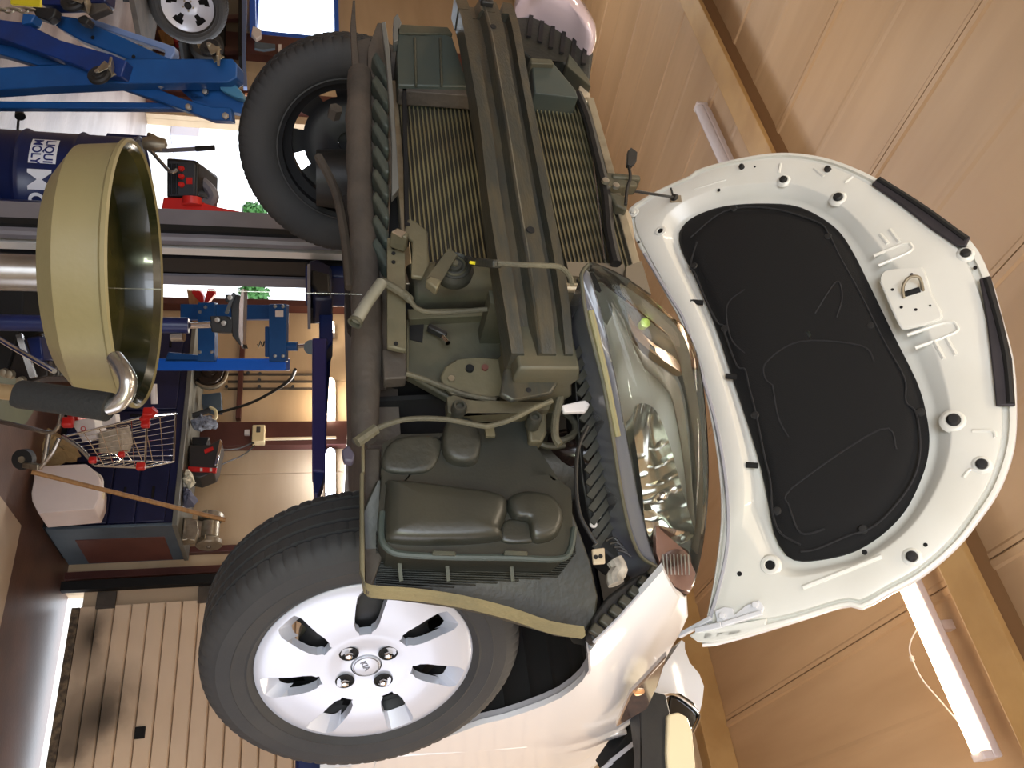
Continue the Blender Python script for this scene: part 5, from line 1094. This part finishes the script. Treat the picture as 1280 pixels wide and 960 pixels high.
# small items between
bm = prism(nb(), kp([(252,493),(276,490),(277,503),(277,510),(264,510),(252,505)], Y=3.75), (0,.1,0)); tag(obj('parts_box', bm, m_slate, bevel=.004), 'grey and blue parts box behind the greasy gearbox housing', 'box')
t = thing('curved_handle', 'cream curved handle standing among the clutter on the bench', 'handle', K(246,516,Y=3.65)); obj('loop', tube(nb(), kp([(262,509),(269,513),(270,522),(264,525),(258,524)], Y=3.65), .012, 8, sm=4), mat('cream_loop', (220,206,160), .4), t); obj('foot', tube(nb(), kp([(240,520),(256,515),(262,512)], Y=3.65), .02, 8), m_black, t)
rnd = random.Random(4)
def crumple(name, L, Y, m, lab, cat, seed=1):
    P = closed_smooth(kp(L, Y=Y), 3); cc = sum(P, V())/len(P); r_ = random.Random(seed); bm = nb(); secs = []
    for s, d in ((1,0),(.9,.04),(.6,.07),(.25,.08)): secs.append([V((cc.x+(p.x-cc.x)*s+r_.gauss(0,.006), Y-d+r_.gauss(0,.01), cc.z+(p.z-cc.z)*s+r_.gauss(0,.006))) for p in P])
    loft(bm, secs); return tag(obj(name, bm, m, ang=25), lab, cat)
crumple('rag', [(240,527),(252,524),(262,522),(270,528),(272,534),(262,538),(250,540),(240,536)], 3.6, mat('grey_rag', (150,156,168), .8, col2=(50,50,56), scale=30, amt=.9), 'crumpled silver-grey rag on the bench left of the tool case', 'rag', 3)
crumple('rag', [(230,593),(238,592),(243,600),(242,606),(236,609),(229,604)], 3.55, mat('cream_rag', (222,214,188), .8, col2=(150,140,118), scale=30), 'crumpled cream rag on the bench right of the tool case', 'rag', 5)
crumple('cloth_pile', [(228,610),(238,614),(244,622),(242,634),(232,634),(227,622)], 3.6, mat('blue_rag', (96,98,116), .8, col2=(60,60,76), scale=20), 'dull blue-grey cloth heap between the cream rag and the grinder', 'cloth', 8)
bm = prism(nb(), kp([(240,546),(262,546),(258,556),(240,556)], Y=3.66), (0,.1,0)); tag(obj('black_pouch', bm, m_black, bevel=.006), 'black pouch against the left side of the tool case', 'pouch')
bm = prism(nb(), kp([(232,648),(246,650),(248,664),(244,676),(234,674)], Y=3.55), (0,.05,0)); tag(obj('iron_block', bm, m_zinc, bevel=.004), 'dull iron block in front of the bench grinder', 'block')
# ---------------- shopping cart ----------------
g0 = K(22,575,Z=0.05); Dc = (g0-CAM).dot(FW)
ct = thing('shopping_cart', 'wire shopping cart with red plastic corners and grey tube frame', 'cart', (g0.x,g0.y,0))
def cf(x, y, dd=0): return K(x, y, D=Dc-.25+dd)
def wire(a, b, r=.004, m=m_chrome, nm='wire'): return obj(nm, tube(nb(), [a, b] if not isinstance(a, list) else a, r, 6), m, ct)
DE = .36
tf_ = [(186,513),(183,587)]; bt = [(84,520),(120,580)]
A = cf(184,520); B = cf(181,585); Cc = cf(118,582); Dd = cf(84,545)
off = FW*DE
bm = nb()
for i in range(9):
    t = i/8; tube(bm, [A.lerp(B,t), Dd.lerp(Cc,t)], .0022, 5); tube(bm, [A.lerp(B,t)+off, Dd.lerp(Cc,t)+off*.8], .0022, 5)
for i in range(6):
    t = i/5; tube(bm, [A.lerp(Dd,t), B.lerp(Cc,t)], .0026, 5); tube(bm, [A.lerp(Dd,t)+off*(1-.2*t), B.lerp(Cc,t)+off*(1-.2*t)], .0026, 5)
    tube(bm, [A.lerp(Dd,t), A.lerp(Dd,t)+off*(1-.2*t)], .0026, 5); tube(bm, [B.lerp(Cc,t), B.lerp(Cc,t)+off*(1-.2*t)], .0026, 5)
for i in range(9):
    t = i/8; tube(bm, [Dd.lerp(Cc,t), Dd.lerp(Cc,t)+off*.8], .0022, 5)
bk = obj('wire_basket', bm, m_chrome, ct); bk['kind'] = 'stuff'
for a, b in ((A,B),(B,B+off),(A,A+off),(B,Cc),(A,Dd),(A+off,B+off)): obj('rim_wire', tube(nb(), [a,b], .0055, 8), m_chrome, ct)
for x, y, s in ((186,516,.05),(182,530,.04),(176,583,.04),(152,568,.03),(116,575,.035),(85,528,.05)): obj('red_corner', box(nb(), cf(x,y,-.01), (s,s*.8,s*1.1)), m_red, ct, bevel=.008)
obj('handle_bar', tube(nb(), [cf(193,505), cf(192,480)], .016, 10), m_wht, ct)
obj('red_bracket', tube(nb(), [cf(178,526), cf(194,512)], .022, 8), m_red, ct)
for L in ([(-40,520),(0,527),(40,536),(64,541),(74,530),(78,510)],[(78,545),(100,560),(118,580)],[(61,542),(55,580)],[(50,585),(66,565),(74,548)]):
    obj('frame_tube', tube(nb(), [cf(*q) for q in L], .012, 10, sm=3), m_steel, ct)
q = K(30,574,D=Dc-.15); obj('caster_wheel', cyl(nb(), q-FW*.02, q+FW*.02, .055, 20), m_rub, ct); obj('caster_hub', cyl(nb(), q-FW*.026, q+FW*.02, .018, 14), m_zinc, ct); obj('caster_fork', bar(nb(), q+RT*.03, cf(50,584), .03, .03), m_zinc, ct, bevel=.004)
q = K(28,500,D=Dc+.2); obj('caster_wheel', cyl(nb(), q-RT*.02, q+RT*.02, .055, 20), m_rub, ct)
bm = prism(nb(), [cf(x,y,.08) for x, y in [(88,527),(117,522),(121,548),(103,552),(96,540)]], FW*.12); cb = tag(obj('carton', bm, m_wht, bevel=.004), 'white carton with a red mark inside the shopping cart', 'carton')
obj('red_mark', lathe(nb(), [(.010,0),(.014,.001),(.010,.002)], K(104,536,D=(cf(104,536,.078)-CAM).dot(FW)), -FW, 16), m_red, cb)
bm = prism(nb(), [cf(x,y,.09) for x, y in [(122,540),(148,535),(152,556),(148,568),(122,566)]], FW*.14); tag(obj('stone_block', bm, mat('mottled_stone', (170,158,138), .8, col2=(120,110,96), scale=30), bevel=.012), 'mottled beige block lying in the shopping cart', 'block')
bm = prism(nb(), [cf(x,y,.03) for x, y in [(125,518),(144,518),(145,530),(128,532)]], FW*.05); tag(obj('carton', bm, m_wht, bevel=.003), 'smaller plain white carton at the left inside the shopping cart', 'carton')
bm = prism(nb(), [cf(x,y,.14) for x, y in [(84,512),(96,512),(97,526),(84,526)]], FW*.1); tag(obj('red_box', bm, m_red, bevel=.003), 'red box at the bottom left of the shopping cart', 'box')
# sack, jerry can, stick, panels behind
crumple('sack', [(42,540),(60,536),(80,548),(96,560),(98,572),(84,580),(52,582),(42,575),(40,556)], 3.3, m_card, 'beige sack standing on the floor behind the cart wheel', 'sack', 9)
j0 = K(40,612,Z=0); j0 = V((-1.18,3.18,0)); jc = thing('jerry_can', 'white plastic jerry can on the floor in front of the workbench', 'canister', j0)
JY = 3.10
P = [(44,583),(108,580),(116,586),(124,596),(125,604),(124,622),(118,636),(48,642),(40,626),(39,616),(42,600)]
obj('can_body', prism(nb(), kp(P, Y=JY), (0,.2,0)), mat('milky_white_plastic', (228,214,208), .4, col2=(206,192,184), scale=3), jc, bevel=.018)
obj('can_handle', tube(nb(), kp([(116,590),(126,598),(126,612),(118,622)], Y=JY+.1), .012, 8, sm=3), m_wht, jc); obj('can_cap', cyl(nb(), K(122,620,Y=JY+.1), K(130,620,Y=JY+.1), .022, 16), mat('cream_cap', (222,206,170), .4), jc)
a = K(40,590,D=4.3); b = K(282,650,D=4.6); tag(obj('wooden_stick', tube(nb(), [a, b], .0125, 10), m_wood), 'long thin wooden stick leaning across the jerry can to the grinder', 'stick')
bm = prism(nb(), kp([(-10,405),(40,440),(52,495),(30,530),(-10,530)], Z=.004), (0,0,.008)); struct('trim_40', bm, mat('dull_green_floor_paint', (104,108,78), .6, col2=(84,84,60), scale=4), smooth=False)
# dark parts trolley low behind the bowl
tt = thing('parts_trolley', 'dark steel trolley with greasy engine parts low behind the olive bowl', 'trolley', K(2,440,D=3.0))
def ttf(nm, L, dep, m, D=3.0): return obj(nm, prism(nb(), [K(x,y,D=D) for x, y in L], FW*dep), m, tt, bevel=.006)
ttf('tray', [(-20,355),(30,356),(28,400),(22,420),(8,462),(-20,470)], .3, m_dark)
ttf('upright', [(22,400),(46,402),(46,412),(22,412)], .1, m_black)
ttf('engine_block', [(28,425),(50,415),(60,440),(60,470),(40,477),(20,474),(10,466),(18,440)], .25, mat('dark_greasy_metal', (40,36,34), .4, metal=.4, col2=(20,20,24), scale=20, bump=.3))
ttf('blue_can', [(32,422),(50,420),(54,450),(40,452)], .1, m_navy, 2.95)
obj('strut', bar(nb(), K(24,418,D=2.9), K(42,472,D=2.9), .02, .02), m_steel, tt)
for x, y in ((28,476),(14,468),(6,466)): obj('bolt', lathe(nb(), [(0,.02),(.014,.016),(.018,0)], K(x,y,D=2.96), -FW, 10), m_zinc, tt)
ttf('rod', [(35,357),(52,357),(52,364),(35,364)], .03, m_brownd)
# ---------------- engine crane ----------------
Dk = 3.35; p = K(120,60,D=Dk)
ck = thing('engine_crane', 'blue folding engine crane with raised caster legs at the upper left', 'crane', (p.x,p.y,0))
def ek(x, y, d=0): return K(x, y, D=Dk+d)
def kf(nm, L, dep, m=m_blue, d=0, bev=.005, par=None): return obj(nm, prism(nb(), [ek(x,y,d) for x, y in L], FW*dep), m, par or ck, bevel=bev)
m_dkb = mat('dark_blue_tool_paint', (16,48,110), .35, col2=(28,36,70), scale=8, amt=.6)
kf('mast', [(-40,83),(0,84),(40,82),(150,77),(158,73),(290,73),(296,80),(296,97),(285,103),(150,104),(60,108),(0,112),(-40,114)], .09, m_blue, 0)
kf('leg', [(0,24),(30,28),(75,50),(140,68),(158,76),(152,96),(120,92),(92,80),(0,48),(-40,40),(-40,16)], .08, m_dkb, -.06)
kf('leg', [(-40,38),(0,48),(45,60),(95,80),(48,82),(0,68),(-40,60)], .06, m_blue, .04)
kf('boom', [(66,16),(80,20),(95,22),(150,45),(200,68),(215,74),(170,78),(140,66),(100,50),(72,34),(62,24)], .07, m_blue, .10)
kf('boom_inner', [(108,24),(112,22),(218,58),(219,66),(212,76),(200,74),(206,68),(205,62),(110,30)], .05, m_lgrey if False else mat('pale_blue_edge', (112,134,176), .4), .16)
kf('cross_bar', [(-40,124),(0,126),(226,128),(226,136),(0,135),(-40,134)], .05, m_blue, .12)
kf('support_arm', [(140,106),(180,104),(225,122),(268,134),(288,134),(290,151),(265,150),(235,139),(195,125)], .05, m_blue, .08)
kf('support_arm', [(215,103),(255,102),(300,114),(305,122),(303,142),(292,140),(262,136),(240,126),(260,128),(270,128)], .05, m_blue, .11)
kf('arm_foot', [(272,96),(290,101),(303,116),(305,124),(290,120),(275,112)], .06, mat('teal_edge', (60,110,140), .4), .05)
for x, y, d in ((201,107,.05),(257,115,.08),(236,134,.05),(282,145,.05)): obj('bolt', lathe(nb(), [(0,.014),(.012,.012),(.015,0)], ek(x,y,d), -FW, 6), m_bolt, ck)
for x, y in ((116,47),(167,71)): obj('hole', lathe(nb(), [(0,.002),(.008,.002),(.008,0)], ek(x,y,.097), -FW, 10), m_dark, ck)
def caster(x, y, ang, d, r=.044, par=None):
    c = ek(x, y, d); ax = (FW*.9+RT*.4).normalized(); w = obj('caster_wheel', lathe(nb(), [(0,-.014),(r*.45,-.014),(r*.5,-.010),(r*.85,-.012),(r,-.006),(r,.006),(r*.85,.012),(r*.5,.010),(0,.014)], c, ax, 28), m_rub, ck)
    obj('axle_bolt', lathe(nb(), [(0,.006),(.008,.005),(.009,0)], c-ax*.02, -ax, 8), m_bolt, w)
    e = V(UP*math.cos(ang)+RT*math.sin(ang)); f = c+e*.055
    e = (e-ax*e.dot(ax)).normalized(); f = c+e*.055; side = ax.cross(e)
    for s in (-.02, .02): obj('caster_fork', prism(nb(), [c+ax*s-side*.01, c+ax*s+side*.01, f+ax*s+side*.024, f+ax*s-side*.024], ax*.003), m_zinc, ck, bevel=.001)
    obj('caster_plate', box(nb(), f+e*.004, (.06,.05,.01)), m_zinc, ck, bevel=.002)
    return w
caster(124,94,-.9,-.12)
caster(263,60,.9,-.05,.042)
caster(92,2,.2,-.1,.05)
kf('caster_mount', [(108,4),(132,4),(135,10),(112,20),(106,14)], .05, m_brownd, -.04)
kf('handle_knob', [(96,22),(106,18),(112,24),(108,30),(98,28)], .05, m_black, -.05)
kf('pivot_bracket', [(40,8),(70,10),(68,20),(60,26),(44,20)], .05, m_black, 0)
kf('pivot_blue', [(28,16),(44,18),(40,28),(26,30)], .06, m_blue, -.08)
kf('blue_frame', [(50,-30),(136,-30),(132,2),(118,4),(80,6),(52,6)], .08, m_navy, .02)
for i in range(5):
    c = ek(2+i*9, 12+(i % 2), -.02); ax1 = UP; ax2 = RT if i % 2 else FW
    pts = [c+ax1*.019*math.cos(t)+ax2*.010*math.sin(t) for t in [2*math.pi*k/16 for k in range(16)]]
    obj('chain_link', tube(nb(), pts, .0038, 6, closed=True), m_zinc, ck)
tag(obj('yellow_sign', prism(nb(), [K(x,y,D=4.2) for x, y in [(12,-30),(50,-30),(50,8),(13,5)]], FW*.02), m_yel, bevel=.002), 'yellow board at the far upper left behind the crane chain', 'sign')
# ---------------- far left: spare wheel, shelf, window things ----------------
sp = bpy.data.objects.new('spare_wheel', None); C.objects.link(sp); pw = K(236,4,D=6.8)
tag(sp, 'loose wheel with silver alloy-look rim standing upright at the far upper left', 'wheel')
d = (CAM-pw); d.z = 0; d.normalize(); n = Matrix.Rotation(math.radians(18), 3, 'Z') @ d; z = V((0,0,1)); y = z.cross(n)
sp.matrix_world = mx4(n, y, z, pw-V((0,0,.31))); BASE['spare_wheel'] = V((0,0,0))
tt_ = tb.copy(); C.objects.link(tt_); tt_.parent = sp; tt_.location = (0,0,.31); tt_.scale = (1,1,1)
bm = nb(); seg = 70; rs = [.0,.03,.05,.065,.09,.13,.155,.17,.2,.206,.204]; hh = [.06,.062,.06,.055,.05,.055,.062,.068,.078,.082,.06]; rings = []
for r, h in zip(rs[1:], hh[1:]): rings.append([bm.verts.new((h, r*math.cos(2*math.pi*i/seg), r*math.sin(2*math.pi*i/seg)+.31)) for i in range(seg)])
for j in range(len(rings)-1):
    for i in range(seg):
        if j in (3,4,5) and (i % 14) in (4,5,6,7,8,9) and not (j == 3 and (i % 14) in (4,9)): continue
        k = (i+1) % seg; bm.faces.new((rings[j][i], rings[j][k], rings[j+1][k], rings[j+1][i]))
obj('alloy_rim', bm, m_cap, sp, raw=True)
bm = nb(); lathe(bm, [(0,.03),(.19,.03),(.19,.01),(0,.01)], (0,0,.31), (1,0,0), 32); obj('rim_back', bm, m_dark, sp, raw=True)
bm = nb(); lathe(bm, [(.0,.063),(.022,.064),(.022,.058)], (0,0,.31), (1,0,0), 16); obj('hub_hole', bm, m_dark, sp, raw=True)
for k in range(5):
    a = k*1.2566; bm = nb(); lathe(bm, [(.0,.066),(.008,.066),(.009,.058)], (0,.042*math.cos(a),.31+.042*math.sin(a)), (1,0,0), 6); obj('lug_nut', bm, m_zinc, sp, raw=True)
zf = pw.z-.315
rk = thing('storage_rack', 'dark steel rack carrying the loose silver-rimmed wheel', 'rack', (pw.x,pw.y,0))
obj('shelf', box2(nb(), (pw.x-.5,pw.y-.35,zf-.04), (pw.x+.5,pw.y+.35,zf)), m_brownd, rk, bevel=.003)
for dx in (-.47,.47):
    for dy in (-.32,.32): obj('leg', box2(nb(), (pw.x+dx-.02,pw.y+dy-.02,0), (pw.x+dx+.02,pw.y+dy+.02,zf-.04)), m_dark, rk)
def far(nm, L, Y, dep, m, lab, cat, bev=.004): return tag(obj(nm, prism(nb(), kp(L, Y=Y), (0,dep,0)), m, bevel=bev), lab, cat)
far('wooden_block', [(204,36),(214,38),(218,55),(203,54),(197,38)], 3.98, .1, m_wood, 'light wooden block on the floor beneath the loose wheel', 'block')
far('red_box', [(218,42),(230,43),(231,52),(218,52)], 3.98, .1, m_red, 'small red box between the wooden block and the dark tyre', 'box')
far('blue_post', [(302,-30),(309,-30),(307,70),(309,108),(304,108),(302,60)], 3.8, .05, mat('grey_blue_post', (92,110,150), .4), 'slim grey-blue upright in front of the far window', 'post')
far('bright_blue_frame', [(311,-30),(319,-30),(320,38),(312,38)], 3.9, .08, m_bframe, 'bright blue upright board beside the far window', 'board')
p = K(258,57,Y=3.72); t = thing('loose_tyre', 'worn dark tyre lying beneath the silver-rimmed wheel', 'tyre', (p.x,3.72,p.z-.17))
obj('tyre_ring', lathe(nb(), [(.09,-.05),(.14,-.06),(.165,-.04),(.17,0),(.165,.04),(.14,.06),(.09,.05)], p, (.5,-.8,.1), 32), m_tyre, t); obj('inner_disc', lathe(nb(), [(0,.0),(.09,0),(.09,.01),(0,.01)], p, (.5,-.8,.1), 24), m_zinc, t)
sh = thing('wall_shelving', 'dark shelving with dim clutter below the far window', 'shelving', (K(250,30,Y=4.0).x,4.0,0))
obj('shelf', box2(nb(), (p.x-.45,3.5,p.z-.21), (p.x+.3,4.1,p.z-.178)), m_dark, sh)
for xx in (275,298): obj('shelf', prism(nb(), kp([(xx,-30),(xx+4,-30),(xx+4,70),(xx,70)], Y=3.78), (0,.35,0)), m_dark, sh)
for yy in (20,60): obj('upright', prism(nb(), kp([(205,yy),(302,yy-2),(302,yy+3),(205,yy+5)], Y=3.93), (0,.05,0)), m_brown, sh)
obj('back_board', prism(nb(), kp([(205,-30),(302,-30),(302,66),(205,66)], Y=4.1), (0,.03,0)), mat('grey_back_board', (120,108,88), .6), sh)
far('desk_lamp_head', [(316,32),(326,36),(327,44),(320,48),(314,42)], 3.75, .05, m_wht, 'white lamp head clipped by the bright blue upright', 'lamp', .008)
far('grey_lever', [(318,52),(344,55),(344,60),(330,62),(318,60)], 3.8, .03, m_slate, 'grey-blue lever handle under the white lamp head', 'lever')
for L, lab in (([(348,55),(352,55),(352,104),(347,104)],'left one of two pale uprights behind the far tyre'),([(384,57),(388,57),(388,80),(384,80)],'right one of two pale uprights behind the far tyre')): far('pale_upright', L, 4.0, .05, m_wht, lab, 'upright')
crumple('white_cloth', [(347,70),(353,68),(360,74),(358,84),(352,98),(348,96),(350,84)], 3.98, m_wht, 'white cloth hanging on the pale uprights', 'cloth', 12)
far('copper_pipe', [(306,116),(340,115),(340,119),(306,119)], 4.0, .04, mat('copper_rail', (214,150,116), .4), 'copper-coloured rail behind the end of the crane', 'rail')

# settle loose items on the bench top
for o in C.objects:
    if o.type == 'MESH' and (o.name.split('.')[0] in ('rag','cloth_pile','parts_box','black_pouch','iron_block') or (o.parent and o.parent.name in ('tool_case','gearbox_housing','bench_grinder'))):
        base = o.matrix_basis.translation.z + (o.parent.location.z if o.parent else 0)
        for v in o.data.vertices:
            if v.co.z+base < BZ+.003: v.co.z = BZ+.003-base
